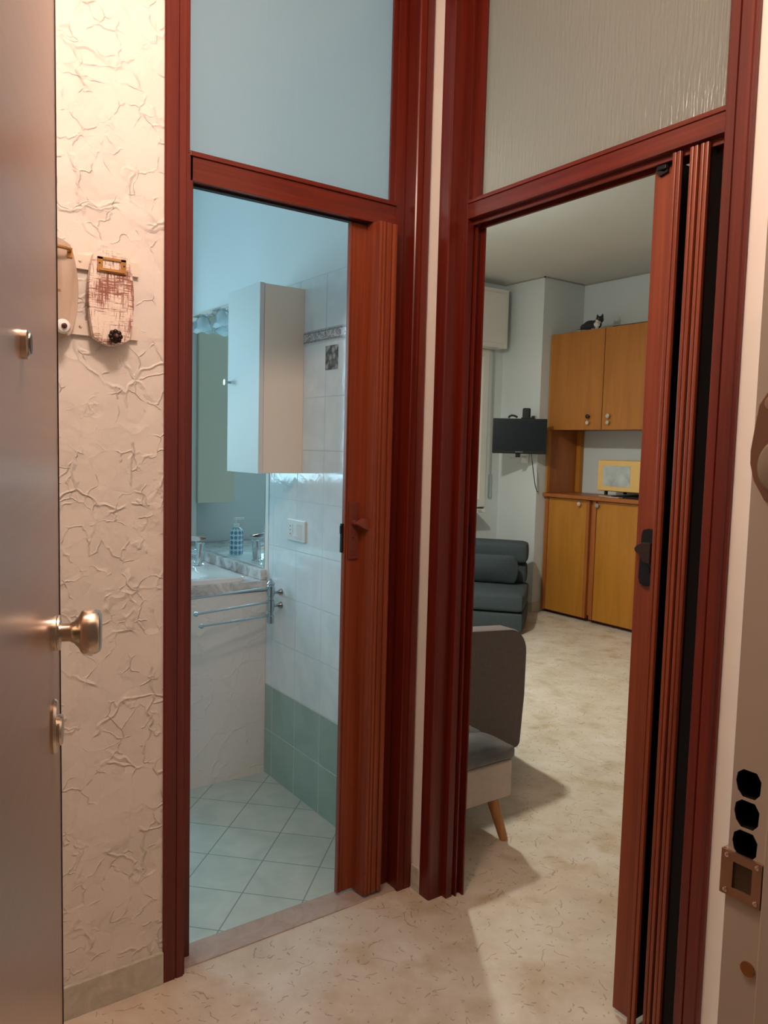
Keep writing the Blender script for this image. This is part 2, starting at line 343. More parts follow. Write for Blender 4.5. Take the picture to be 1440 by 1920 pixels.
def soap_pattern(name):
    m, nt, bs = nodes(name)
    tc = N(nt, 'ShaderNodeTexCoord'); sp = N(nt, 'ShaderNodeSeparateXYZ'); nt.links.new(tc.outputs['Object'], sp.inputs[0])
    at = math_(nt, 'ARCTAN2', sp.outputs[1], sp.outputs[0])
    u = math_(nt, 'SUBTRACT', math_(nt, 'FRACT', math_(nt, 'ADD', math_(nt, 'MULTIPLY', at, 9/(2*math.pi)), 9.0)), 0.5)
    v = math_(nt, 'SUBTRACT', math_(nt, 'FRACT', math_(nt, 'MULTIPLY', sp.outputs[2], 1/0.024)), 0.5)
    d = math_(nt, 'SQRT', math_(nt, 'ADD', math_(nt, 'POWER', u, 2.0), math_(nt, 'POWER', v, 2.0)))
    n1 = N(nt, 'ShaderNodeTexNoise', Scale=45.0); nt.links.new(tc.outputs['Object'], n1.inputs['Vector'])
    col = mixc(nt, ramp(nt, n1.outputs['Fac'], [(0.45, g3(0)), (0.55, g3(1))]), (0.02, 0.10, 0.32), (0.03, 0.28, 0.42))
    c = mixc(nt, ramp(nt, d, [(0.12, g3(1)), (0.16, g3(0.5)), (0.36, g3(1)), (0.42, g3(0))]), (0.62, 0.78, 0.82), col)
    nt.links.new(c, bs.inputs['Base Color']); bs.inputs['Roughness'].default_value = 0.15; return m
M['soap'] = soap_pattern('blue_flower_tile_print')
def cat_fur(name):
    m, nt, bs = nodes(name)
    tc = N(nt, 'ShaderNodeTexCoord'); sp = N(nt, 'ShaderNodeSeparateXYZ'); nt.links.new(tc.outputs['Object'], sp.inputs[0])
    # white muzzle, chest and paws; black elsewhere
    f = N(nt, 'ShaderNodeVectorMath', operation='DISTANCE'); nt.links.new(tc.outputs['Object'], f.inputs[0]); f.inputs[1].default_value = (-0.044, -0.058, 0.044)
    n1 = N(nt, 'ShaderNodeTexNoise', Scale=60.0); nt.links.new(tc.outputs['Object'], n1.inputs['Vector'])
    dd = math_(nt, 'ADD', f.outputs['Value'], math_(nt, 'MULTIPLY', n1.outputs['Fac'], 0.012))
    low = ramp(nt, sp.outputs[2], [(0.010, g3(1)), (0.014, g3(0))])
    k = math_(nt, 'MAXIMUM', ramp(nt, dd, [(0.040, g3(1)), (0.044, g3(0))]), low)
    nt.links.new(mixc(nt, k, (0.018, 0.016, 0.016), (0.72, 0.66, 0.62)), bs.inputs['Base Color']); bs.inputs['Roughness'].default_value = 0.7
    return m
M['cat'] = cat_fur('black_and_white_fur')

# ------------------------------------------------------------------ building helpers
def thing(name, label=None, cat=None, loc=(0, 0, 0), rz=0, group=None, kind=None):
    o = bpy.data.objects.new(name, None); COL.objects.link(o); o.location = loc; o.rotation_euler = (0, 0, rz)
    o.empty_display_size = 0.05
    tag(o, label, cat, group, kind); return o
def tag(o, label=None, cat=None, group=None, kind=None):
    if label: o['label'] = label
    if cat: o['category'] = cat
    if group: o['group'] = group
    if kind: o['kind'] = kind
    return o
def mw(o):
    m = Matrix.Translation(o.location) @ Matrix.Rotation(o.rotation_euler.z, 4, 'Z') if o.rotation_euler.z else Matrix.Translation(o.location)
    return mw(o.parent) @ m if o.parent else m

class MB:
    """collects shapes into one mesh"""
    def __init__(s): s.bm = bmesh.new()
    def box(s, x0, x1, y0, y1, z0, z1, bev=0.0, seg=2, rot=None, piv=None):
        t = bmesh.new(); bmesh.ops.create_cube(t, size=1)
        for v in t.verts:
            v.co = Vector(((x0+x1)/2+v.co.x*(x1-x0), (y0+y1)/2+v.co.y*(y1-y0), (z0+z1)/2+v.co.z*(z1-z0)))
        if bev: bmesh.ops.bevel(t, geom=t.edges[:], offset=bev, segments=seg, profile=0.5, affect='EDGES')
        s._add(t, rot, piv); return s
    def _add(s, t, rot=None, piv=None):
        if rot is not None:
            p = Vector(piv or (0, 0, 0))
            for v in t.verts: v.co = p + rot @ (v.co-p)
        bmesh.ops.recalc_face_normals(t, faces=t.faces[:])
        me = bpy.data.meshes.new('tmp'); t.to_mesh(me); t.free(); s.bm.from_mesh(me); bpy.data.meshes.remove(me)
    def prism(s, pts, a, b, axis='z', bev=0.0):
        """extrude a closed 2-D outline; axis z: pts=(x,y); axis y: pts=(x,z); axis x: pts=(y,z)"""
        t = bmesh.new()
        def P(p, h): return Vector((p[0], p[1], h)) if axis == 'z' else Vector((p[0], h, p[1])) if axis == 'y' else Vector((h, p[0], p[1]))
        lo = [t.verts.new(P(p, a)) for p in pts]; hi = [t.verts.new(P(p, b)) for p in pts]
        t.faces.new(lo[::-1]); t.faces.new(hi); n = len(pts)
        for i in range(n): t.faces.new((lo[i], lo[(i+1) % n], hi[(i+1) % n], hi[i]))
        bmesh.ops.recalc_face_normals(t, faces=t.faces[:])
        if bev:
            es = [e for e in t.edges if len(e.link_faces) == 2 and e.calc_face_angle(0) > 0.6]
            bmesh.ops.bevel(t, geom=es, offset=bev, segments=2, profile=0.5, affect='EDGES')
        s._add(t); return s
    def lathe(s, prof, c=(0, 0, 0), axis=(0, 0, 1), seg=28, scale=(1, 1)):
        """prof = [(r, h)] turned about axis through c"""
        t = bmesh.new(); q = Vector((0, 0, 1)).rotation_difference(Vector(axis).normalized()); c = Vector(c); rings = []
        for r, h in prof:
            if r < 1e-6: rings.append([t.verts.new(c+q @ Vector((0, 0, h)))])
            else: rings.append([t.verts.new(c+q @ Vector((r*scale[0]*math.cos(2*math.pi*k/seg), r*scale[1]*math.sin(2*math.pi*k/seg), h))) for k in range(seg)])
        for a, b in zip(rings, rings[1:]):
            for k in range(seg):
                k2 = (k+1) % seg
                if len(a) == 1 and len(b) == 1: break
                if len(a) == 1: t.faces.new((a[0], b[k], b[k2]))
                elif len(b) == 1: t.faces.new((a[k], a[k2], b[0]))
                else: t.faces.new((a[k], a[k2], b[k2], b[k]))
        for rr, fl in ((rings[0], 0), (rings[-1], 1)):
            if len(rr) > 1: t.faces.new(rr)
        s._add(t); return s
    def cyl(s, a, b, r, r2=None, seg=20):
        a, b = Vector(a), Vector(b); d = b-a
        return s.lathe([(r, 0), (r if r2 is None else r2, d.length)], a, d, seg)
    def tube(s, pts, r, seg=10):
        pts = [Vector(p) for p in pts]
        t = bmesh.new(); rings = []
        for i, p in enumerate(pts):
            d = (pts[min(i+1, len(pts)-1)]-pts[max(i-1, 0)]).normalized()
            q = Vector((0, 0, 1)).rotation_difference(d)
            rings.append([t.verts.new(p+q @ Vector((r*math.cos(2*math.pi*k/seg), r*math.sin(2*math.pi*k/seg), 0))) for k in range(seg)])
        for a, b in zip(rings, rings[1:]):
            for k in range(seg): t.faces.new((a[k], a[(k+1) % seg], b[(k+1) % seg], b[k]))
        t.faces.new(rings[0]); t.faces.new(rings[-1]); s._add(t); return s
    def ball(s, c, r, sc=(1, 1, 1), sub=3):
        t = bmesh.new(); bmesh.ops.create_icosphere(t, subdivisions=sub, radius=r)
        for v in t.verts: v.co = Vector(c)+Vector((v.co.x*sc[0], v.co.y*sc[1], v.co.z*sc[2]))
        s._add(t); return s
    def cushion(s, x0, x1, y0, y1, z0, z1, bulge=0.03, rad=0.03, n=14, belly=0.0):
        """soft block: rounded box with a domed top (and sides)"""
        t = bmesh.new(); bmesh.ops.create_cube(t, size=2)
        bmesh.ops.subdivide_edges(t, edges=t.edges[:], cuts=n, use_grid_fill=True)
        hx, hy, hz = (x1-x0)/2, (y1-y0)/2, (z1-z0)/2
        c = Vector(((x0+x1)/2, (y0+y1)/2, (z0+z1)/2))
        for v in t.verts:
            a = Vector((v.co.x*hx, v.co.y*hy, v.co.z*hz))
            inn = Vector((max(-hx+rad, min(hx-rad, a.x)), max(-hy+rad, min(hy-rad, a.y)), max(-hz+rad, min(hz-rad, a.z))))
            d = a-inn
            if d.length > 1e-6: a = inn+d.normalized()*min(rad, d.length if d.length < rad else rad)
            fx, fy, fz = 1-v.co.x**2, 1-v.co.y**2, 1-v.co.z**2
            if v.co.z > 0: a.z += bulge*fx*fy*v.co.z
            a.x += belly*v.co.x*fy*fz; a.y += belly*v.co.y*fx*fz
            v.co = c+a
        s._add(t); return s
    def done(s, name, m, parent=None, world=True, smooth=35, sub=0, remesh=0):
        if parent is not None and world:
            s.bm.transform(mw(parent).inverted())
        me = bpy.data.meshes.new(name); s.bm.to_mesh(me); s.bm.free()
        o = bpy.data.objects.new(name, me); COL.objects.link(o)
        if parent is not None: o.parent = parent
        me.materials.append(M[m] if isinstance(m, str) else m)
        if smooth:
            me.polygons.foreach_set('use_smooth', [True]*len(me.polygons))
            try: me.set_sharp_from_angle(angle=R(smooth))
            except Exception: pass
        if remesh:
            r = o.modifiers.new('remesh', 'REMESH'); r.mode = 'VOXEL'; r.voxel_size = remesh; r.use_smooth_shade = True
            sm = o.modifiers.new('smooth', 'SMOOTH'); sm.iterations = 4
        if smooth and not remesh:
            wn = o.modifiers.new('normals', 'WEIGHTED_NORMAL'); wn.keep_sharp = True
        if sub:
            sb = o.modifiers.new('sub', 'SUBSURF'); sb.levels = sub; sb.render_levels = sub
        return o
def S(name, mb, m, label, cat):
    """one piece of the setting"""
    o = mb.done(name, m, smooth=0); return tag(o, label, cat, kind='structure')
def B(*a, **k): return MB().box(*a, **k)

# ------------------------------------------------------------------ the setting
HC, LC, BC = 2.84, 2.84, 2.84
S('floor', MB().box(-1.2, 5.6, -0.6, 1.853, -0.08, 0).box(1.453, 5.6, 1.853, 5.30, -0.08, 0).box(-1.2, 1.453, 1.853, 1.88, -0.08, 0), 'floor',
  'polished beige fossil marble floor running from the hall into the living room', 'floor')
S('floor_bathroom', B(-0.7, 1.453, 1.955, 4.20, -0.08, 0.0), 'tile_floor', 'pale green floor tiles laid diagonally in the bathroom', 'floor')
S('trim_threshold', B(0.653, 1.453, 1.868, 1.960, -0.05, 0.003, bev=0.001), 'threshold', 'greyish pink marble strip across the bathroom doorway', 'threshold')
S('wall_left', B(-1.2, 0.657, 1.853, 1.955, 0, HC), 'plaster_left', 'cream trowelled plaster wall left of the bathroom door', 'wall')
S('wall_left_header', B(0.657, 1.452, 1.853, 1.955, 2.802, HC), 'plaster_left', 'plaster wall above the bathroom door frame', 'wall')
S('wall_corner', MB().box(1.455, 1.565, 1.77, 1.90, 0, HC), 'cream', 'narrow cream wall strip between the two door frames', 'wall')
S('wall_right', B(1.46, 1.565, 0.20, 0.90, 0, HC), 'cream', 'cream wall right of the living room door', 'wall')
S('wall_right_header', B(1.46, 1.565, 0.90, 1.77, 2.802, HC), 'cream', 'cream wall above the living room door frame', 'wall')
S('ceiling', B(-1.2, 1.565, 0.2, 1.955, HC, HC+0.08), 'cream', 'cream ceiling of the hall', 'ceiling')
S('wall_entrance', MB().box(0.90, 1.46, 0.20, 0.44, 0, HC).box(-1.2, -0.06, 0.20, 0.44, 0, HC).box(-0.06, 0.90, 0.20, 0.44, 2.16, HC), 'cream', 'cream wall around the entrance door', 'wall')
S('wall_hall_end', B(-1.25, -1.2, 0.2, 1.955, 0, HC), 'cream', 'cream end wall of the hall behind the open entrance door', 'wall')
# skirting
bb = MB().box(-1.2, 0.653, 1.842, 1.853, 0, 0.083, bev=0.0015)
S('baseboard_left', bb, 'base_marble', 'grey marble skirting below the trowelled plaster wall', 'skirting')
S('baseboard_corner', B(1.447, 1.455, 1.81, 1.853, 0, 0.078, bev=0.001), 'base_marble', 'short marble skirting between the two door frames', 'skirting')
S('baseboard_right', B(1.450, 1.46, 0.44, 0.868, 0, 0.078, bev=0.001), 'base_marble', 'marble skirting right of the living room door', 'skirting')
# bathroom shell
S('wall_bathroom_right', B(1.460, 1.565, 1.90, 5.16, 0, LC), 'bath_wall', 'painted bathroom wall above the tiles', 'wall')
S('wall_bathroom_tiles_top', B(1.453, 1.4605, 1.957, 4.20, 1.7718, 1.9885), 'tile_white_top', 'top row of white wall tiles above the leaf-scroll border', 'wall tiles')
S('wall_bathroom_tiles', B(1.453, 1.4605, 1.957, 4.20, 0.383, 1.7718), 'tile_white', 'glossy white square wall tiles in the bathroom', 'wall tiles')
S('wall_bathroom_tiles_low', B(1.4525, 1.4605, 1.957, 4.20, 0.0, 0.383), 'tile_green', 'two rows of sea green wall tiles above the bathroom floor', 'wall tiles')
S('wall_bathroom_far', MB().box(-0.7, 0.0, 4.20, 4.30, 0, BC).box(0.80, 1.46, 4.20, 4.30, 0, BC).box(0.0, 0.80, 4.20, 4.30, 0, 1.12).box(0.0, 0.80, 4.20, 4.30, 2.20, BC), 'bath_wall', 'far bathroom wall with the window', 'wall')
S('wall_bathroom_left', B(-0.78, -0.7, 1.955, 4.3, 0, BC), 'bath_wall', 'left bathroom wall', 'wall')
S('wall_bathroom_front', MB().box(-0.7, 0.66, 1.955, 1.96, 0, BC).box(0.66, 1.45, 1.955, 1.96, 2.802, BC), 'bath_wall', 'bathroom side of the door wall', 'wall')
S('ceiling_bathroom', B(-0.7, 1.565, 1.955, 4.3, BC, BC+0.08), 'bath_wall', 'white bathroom ceiling', 'ceiling')
# living room shell
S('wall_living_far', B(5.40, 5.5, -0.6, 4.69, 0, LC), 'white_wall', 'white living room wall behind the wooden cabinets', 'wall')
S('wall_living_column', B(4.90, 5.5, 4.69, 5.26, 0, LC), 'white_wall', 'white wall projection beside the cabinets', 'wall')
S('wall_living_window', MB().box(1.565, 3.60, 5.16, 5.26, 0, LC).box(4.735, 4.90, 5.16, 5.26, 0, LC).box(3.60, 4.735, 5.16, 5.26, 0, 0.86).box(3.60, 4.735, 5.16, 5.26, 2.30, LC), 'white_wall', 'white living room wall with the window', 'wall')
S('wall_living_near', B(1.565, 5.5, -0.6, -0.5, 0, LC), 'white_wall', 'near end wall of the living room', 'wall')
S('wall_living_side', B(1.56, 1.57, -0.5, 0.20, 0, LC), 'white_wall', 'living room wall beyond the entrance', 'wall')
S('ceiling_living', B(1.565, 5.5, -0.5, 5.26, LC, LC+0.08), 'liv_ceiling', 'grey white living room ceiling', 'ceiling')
S('baseboard_column', MB().box(4.89, 4.90, 4.69, 5.16, 0, 0.08).box(4.89, 5.0, 4.68, 4.69, 0, 0.08), 'base_marble', 'marble skirting around the wall projection', 'skirting')
S('baseboard_window', B(1.57, 4.89, 5.148, 5.16, 0, 0.08), 'base_marble', 'marble skirting below the living room window', 'skirting')
S('trim_ceiling', MB().box(5.39, 5.40, -0.5, 4.68, LC-0.010, LC).box(4.89, 5.40, 4.68, 4.69, LC-0.010, LC).box(4.89, 4.90, 4.68, 5.15, LC-0.010, LC).box(1.57, 4.90, 5.15, 5.16, LC-0.010, LC),
  plain('ceiling_joint_beige', (0.34, 0.30, 0.25), 0.7), 'thin beige joint between living room wall and ceiling', 'cornice')  # thin brownish line along the joint, in its own colour

# ------------------------------------------------------------------ trim_1: bathroom door frame
GT = 2.73
t1 = thing('trim_1', 'mahogany frame of the bathroom doorway with a frosted pane above', 'door frame', (0.70, 1.90, 0), kind='structure')
MB().prism([(0.653, 1.90), (0.653, 1.848), (0.656, 1.845), (0.683, 1.845), (0.684, 1.8475), (0.686, 1.8475), (0.687, 1.845), (0.704, 1.845), (0.706, 1.848), (0.706, 1.90)], 0, GT+0.07).done('casing', 'red', t1)
MB().box(0.706, 0.7465, 1.908, 1.952, 0.003, 2.084, bev=0.002).box(0.706, 0.7370, 1.908, 1.952, 2.084, GT).box(0.700, 0.710, 1.85, 1.95, 0, GT).done('jamb', 'red', t1)
MB().prism([(1.398, 1.955), (1.398, 1.860), (1.401, 1.857), (1.420, 1.857), (1.421, 1.8595), (1.423, 1.8595), (1.424, 1.857), (1.447, 1.857), (1.450, 1.860), (1.450, 1.955)], 0, GT+0.07).done('casing', 'red', t1)
MB().box(1.364, 1.398, 1.912, 1.952, 0.003, GT, bev=0.002).done('jamb', 'red', t1)
MB().box(0.737, 1.364, 1.908, 1.950, 2.018, 2.086, bev=0.002).box(0.737, 1.364, 1.902, 1.908, 2.077, 2.088, bev=0.001).box(0.7465, 1.364, 1.902, 1.908, 2.016, 2.022, bev=0.001).done('transom', 'red_h', t1)
MB().box(0.706, 1.398, 1.908, 1.952, GT, GT+0.07, bev=0.002).done('head_rail', 'red_h', t1)
B(0.737, 1.364, 1.927, 1.932, 2.088, GT).done('glass_pane', 'glass_bath', t1, smooth=0)
MB().box(1.348, 1.364, 1.918, 1.926, 2.088, GT).box(0.737, 0.740, 1.918, 1.926, 2.088, GT).box(0.737, 1.364, 1.918, 1.926, 2.088, 2.094).done('glazing_bead', 'red', t1)
MB().box(0.75, 1.362, 1.930, 1.948, 2.013, 2.018).done('sliding_track', 'black', t1)

# ------------------------------------------------------------------ trim_2: living room door frame
t2 = thing('trim_2', 'mahogany frame of the living room doorway with rippled glass above', 'door frame', (1.50, 1.77, 0), kind='structure')
MB().prism([(1.52, 1.814), (1.451, 1.814), (1.448, 1.811), (1.448, 1.770), (1.451, 1.765), (1.52, 1.765)], 0, GT+0.07).done('casing', 'red', t2)
MB().box(1.500, 1.524, 1.744, 1.768, 0, GT, bev=0.002).box(1.524, 1.560, 1.752, 1.768, 0, GT)\
    .box(1.532, 1.537, 1.738, 1.752, 0.0, 2.02, bev=0.001).box(1.556, 1.562, 1.732, 1.752, 0.0, 2.02, bev=0.001).done('jamb', 'red', t2)
MB().prism([(1.55, 0.925), (1.451, 0.925), (1.448, 0.922), (1.448, 0.904), (1.4495, 0.9035), (1.4515, 0.902), (1.4495, 0.9005), (1.448, 0.900), (1.448, 0.876), (1.452, 0.874), (1.452, 0.867), (1.462, 0.867), (1.55, 0.88)], 0, GT+0.07).done('casing', 'red', t2)
MB().box(1.51, 1.555, 0.925, 0.950, 0, GT, bev=0.002).done('jamb', 'red', t2)
MB().box(1.50, 1.545, 0.945, 1.744, 2.030, 2.082, bev=0.002).box(1.496, 1.50, 0.945, 1.744, 2.072, 2.082, bev=0.001).done('transom', 'red_h', t2)
MB().box(1.50, 1.555, 0.925, 1.765, GT, GT+0.07).done('head_rail', 'red_h', t2)
B(1.520, 1.525, 0.950, 1.744, 2.082, GT).done('glass_pane', 'glass_liv', t2, smooth=0)
MB().box(1.512, 1.520, 1.705, 1.744, 2.082, GT, bev=0.001).box(1.512, 1.520, 0.950, 0.966, 2.082, GT).done('glazing_bead', 'red', t2)
MB().box(1.520, 1.526, 0.95, 1.744, 2.017, 2.030).box(1.548, 1.556, 0.95, 1.744, 2.012, 2.030).done('sliding_track', 'red_h', t2)
MB().box(1.562, 1.567, 1.7425, 1.752, 1.10, 1.145).box(1.540, 1.552, 1.7495, 1.7525, 1.10, 1.15).done('latch_keeper', 'black', t2)

# ------------------------------------------------------------------ folding doors
def ribstrip(mb, along, lo, hi, face, back, z0, z1, n=3):
    """fluted edge moulding: n rounded ribs between lo..hi on the face plane; along='x' or 'y'"""
    pts = [(lo, back)]
    wd = (hi-lo)/n
    for i in range(n):
        a = lo+i*wd
        pts += [(a+wd*0.06, face+0.0035), (a+wd*0.14, face+0.0008), (a+wd*0.34, face), (a+wd*0.66, face), (a+wd*0.86, face+0.0008), (a+wd*0.94, face+0.0035)]
    pts.append((hi, back))
    if along == 'y': pts = [(b, a) for a, b in pts]
    mb.prism(pts, z0, z1)
d2 = thing('door_2', 'mahogany folding door of the bathroom, pushed open to the right', 'door', (1.30, 1.93, 0), kind='structure')
ZB, ZT = 0.012, 2.016
MB().box(1.224, 1.284, 1.934, 1.944, ZB, ZT, bev=0.002).box(1.232, 1.236, 1.932, 1.936, ZB, ZT).box(1.2235, 1.228, 1.930, 1.946, ZB, ZT, bev=0.001).done('panel', 'fold', d2)
MB().prism([(1.278, 1.936), (1.287, 1.880), (1.294, 1.880), (1.286, 1.940)], ZB, ZT).done('panel', 'fold', d2)
m_ = MB(); ribstrip(m_, 'x', 1.288, 1.311, 1.876, 1.892, ZB, ZT, 2); m_.done('panel', 'fold', d2)
m_ = MB(); ribstrip(m_, 'x', 1.311, 1.333, 1.8775, 1.892, ZB, ZT, 1); m_.done('panel', 'fold', d2)
m_ = MB(); ribstrip(m_, 'x', 1.333, 1.352, 1.8765, 1.892, ZB, ZT, 1); m_.done('panel', 'fold', d2)
MB().box(1.300, 1.306, 1.89, 1.944, ZB, ZT).box(1.322, 1.328, 1.89, 1.944, ZB, ZT).box(1.343, 1.349, 1.89, 1.944, ZB, ZT).done('inner_folds', 'fold', d2)
lp = MB().box(1.2365, 1.2725, 1.9285, 1.934, 1.042, 1.211, bev=0.002).done('lock_plate', plain('brown_plastic', (0.16, 0.035, 0.022), 0.4), d2)
MB().cyl((1.254, 1.9285, 1.150), (1.254, 1.915, 1.150), 0.008).prism([(1.246, 1.149), (1.272, 1.165), (1.287, 1.160), (1.291, 1.133), (1.285, 1.129), (1.262, 1.139)], 1.893, 1.917, axis='y', bev=0.002).done('lever', plain('brown_lever', (0.20, 0.045, 0.028), 0.35), lp)
MB().cyl((1.254, 1.9285, 1.105), (1.254, 1.9278, 1.105), 0.0022).done('keyhole', 'black', lp)
MB().box(1.244, 1.264, 1.9279, 1.9286, 1.052, 1.068, bev=0.0003).done('maker_plate', plain('brown_badge', (0.13, 0.028, 0.018), 0.3), lp)
MB().box(1.2175, 1.2240, 1.936, 1.946, 1.062, 1.148, bev=0.001).box(1.2150, 1.2180, 1.938, 1.944, 1.118, 1.142).done('latch', 'black', d2)

d3 = thing('door_3', 'mahogany folding door of the living room, stacked open on the right', 'door', (1.53, 1.05, 0), kind='structure')
MB().box(1.538, 1.546, 1.086, 1.147, ZB, ZT, bev=0.0015).done('panel', 'fold', d3)
m_ = MB(); ribstrip(m_, 'y', 1.0610, 1.0835, 1.508, 1.515, ZB, 2.026, 2); m_.prism([(1.512, 1.0835), (1.540, 1.103), (1.546, 1.101), (1.514, 1.076)], ZB, ZT); m_.done('panel', 'fold', d3)
m_ = MB(); ribstrip(m_, 'y', 1.0200, 1.0410, 1.508, 1.515, ZB, 2.026, 2); m_.done('panel', 'fold', d3)
m_ = MB(); ribstrip(m_, 'y', 0.9950, 1.0160, 1.508, 1.515, ZB, 2.026, 2); m_.done('panel', 'fold', d3)
MB().box(1.544, 1.640, 1.088, 1.096, ZB, ZT).box(1.524, 1.640, 1.036, 1.040, ZB, ZT).box(1.524, 1.640, 1.021, 1.025, ZB, ZT).box(1.524, 1.640, 1.011, 1.015, ZB, ZT).box(1.524, 1.640, 0.996, 1.000, ZB, ZT).box(1.632, 1.640, 0.950, 1.092, ZB, ZT).done('inner_folds', plain('gap_shade_fold', (0.018, 0.005, 0.004), 0.7), d3)  # near-black colour paints the shade in the gaps; rear panels added to close them
lp = MB().prism([(1.092, 1.075), (1.112, 1.068), (1.126, 1.073), (1.130, 1.088), (1.128, 1.135), (1.127, 1.185), (1.124, 1.198), (1.112, 1.202), (1.092, 1.201)], 1.528, 1.539, axis='x', bev=0.002).done('lock_plate', 'black', d3)
MB().prism([(1.092, 1.172), (1.115, 1.171), (1.130, 1.164), (1.137, 1.155), (1.134, 1.148), (1.122, 1.141), (1.114, 1.126), (1.092, 1.122)], 1.516, 1.529, axis='x', bev=0.003).done('handle', plain('dark_brown_plastic', (0.03, 0.014, 0.013), 0.3), lp)
MB().cyl((1.529, 1.106, 1.106), (1.526, 1.106, 1.106), 0.0085).cyl((1.527, 1.106, 1.106), (1.5255, 1.106, 1.106), 0.004).done('lock_cylinder', 'black', lp)
MB().box(1.526, 1.545, 1.110, 1.136, 2.006, 2.024, bev=0.003).cyl((1.530, 1.118, 2.012), (1.546, 1.118, 2.012), 0.010).prism([(1.109, 2.000), (1.130, 1.994), (1.139, 2.003), (1.136, 2.016), (1.112, 2.018)], 1.530, 1.538, axis='x').done('roller', 'black', d3)

# ------------------------------------------------------------------ entrance: leaf (door_1) and frame (trim_3)
LH = R(72); LW = 0.862
E_ = Vector((0.258, 1.16, 0)); hin = E_-LW*Vector((math.cos(LH), math.sin(LH), 0))
d1 = thing('door_1', 'brushed metal entrance door leaf standing open at the left edge', 'door', (hin.x, hin.y, 0), LH, kind='structure')
B(0, LW, 0.0, 0.05, 0.012, 2.12, bev=0.001).done('leaf', 'door_metal', d1, world=False)
B(LW-0.001, LW+0.0016, -0.0012, 0.052, 0.012, 2.12).done('edge_seal', 'seal', d1, world=False)
def on_leaf(x, z): return (x, 0, z)
kx, kz = LW-0.100, 1.120
kn = MB().lathe([(0.0232, 0), (0.0232, 0.006), (0.0225, 0.0070), (0.0232, 0.0080), (0.0228, 0.0105), (0.0118, 0.0108), (0.0120, 0.022), (0.0145, 0.0275), (0.0215, 0.0335), (0.0275, 0.0365), (0.0298, 0.040), (0.0303, 0.047), (0.0298, 0.054), (0.0270, 0.0590), (0.022, 0.0612), (0, 0.0615)], on_leaf(kx, kz), (0, -1, 0), 40).done('door_knob', 'nickel', d1, world=False)
es = MB().lathe([(0.0, 0), (0.0255, 0), (0.0260, 0.003), (0.0240, 0.0065), (0.0, 0.0065)], on_leaf(LW-0.100, 0.995), (0, -1, 0), 36, scale=(1, 1.42)).done('lock_escutcheon', 'nickel', d1, world=False)
MB().lathe([(0.0, 0.0065), (0.020, 0.0065), (0.0205, 0.010), (0.019, 0.0125), (0.0, 0.013)], on_leaf(LW-0.100, 0.990), (0, -1, 0), 32).done('turn_disc', 'nickel', es, world=False)
MB().lathe([(0.0148, 0), (0.0148, 0.0055), (0.012, 0.0072), (0.0, 0.0072)], on_leaf(LW-0.335, 1.464), (0, -1, 0), 32).lathe([(0.0112, 0.0072), (0.0110, 0.0082), (0, 0.0082)], on_leaf(LW-0.335, 1.464), (0, -1, 0), 32).done('peephole', 'nickel', d1, world=False)
MB().lathe([(0.0095, 0.0082), (0.0095, 0.0086), (0, 0.0086)], on_leaf(LW-0.335, 1.464), (0, -1, 0), 32).done('peephole_lens', 'black_gloss', d1, world=False)

t3 = thing('trim_3', 'grey green metal frame of the entrance door at the right edge', 'door frame', (0.80, 0.44, 0), kind='structure')
# jamb face x=0.80 with real bolt openings: built as bands around three slots
JX = 0.80
def hole_pts(cy, cz, a, b):
    # rounded D-like hole with cut corners (y,z)
    return [(cy-a, cz+b*0.45), (cy-a*0.62, cz+b*0.95), (cy+a*0.45, cz+b*0.95), (cy+a*0.9, cz+b*0.6), (cy+a, cz), (cy+a*0.8, cz-b*0.62), (cy+a*0.40, cz-b), (cy-a*0.55, cz-b*0.95), (cy-a*0.95, cz-b*0.5)]
jb = MB().box(JX, 0.92, 0.20, 0.455, 0, 2.16)
jamb = jb.done('jamb', 'frame_metal', t3, smooth=0)
cut = MB()
for cz_ in (1.0185, 0.9845, 0.9505):
    cut.prism(hole_pts(0.4368, cz_, 0.0142, 0.0158), JX-0.01, JX+0.040, axis='x')
cutter = cut.done('bolt_hole_cutter', 'black', None, smooth=0)
md = jamb.modifiers.new('holes', 'BOOLEAN'); md.operation = 'DIFFERENCE'; md.object = cutter; md.solver = 'EXACT'
cutter.parent = None
bpy.context.view_layer.update()
dg = bpy.context.evaluated_depsgraph_get(); nm = bpy.data.meshes.new_from_object(jamb.evaluated_get(dg))
jamb.modifiers.clear(); jamb.data = nm
for p in nm.polygons: p.use_smooth = False
bpy.data.objects.remove(cutter)
# dark pockets lining the holes
for cz_ in (1.0185, 0.9845, 0.9505):
    a = hole_pts(0.4368, cz_, 0.0140, 0.0156)
    t = MB(); bm = t.bm
    lo = [bm.verts.new((JX+0.0006, *p)) for p in a]; hi = [bm.verts.new((JX+0.0395, *p)) for p in a]
    for i in range(len(a)): bm.faces.new((lo[i], lo[(i+1) % len(a)], hi[(i+1) % len(a)], hi[i]))
    bm.faces.new(hi)
    t.done('bolt_socket', plain('dark_socket_steel', (0.045, 0.036, 0.03), 0.3, 0.6), t3, smooth=0)
MB().box(JX-0.004, JX+0.02, 0.20, 0.413, 0, 2.16, bev=0.002).done('rebate_ridge', 'frame_metal', t3)
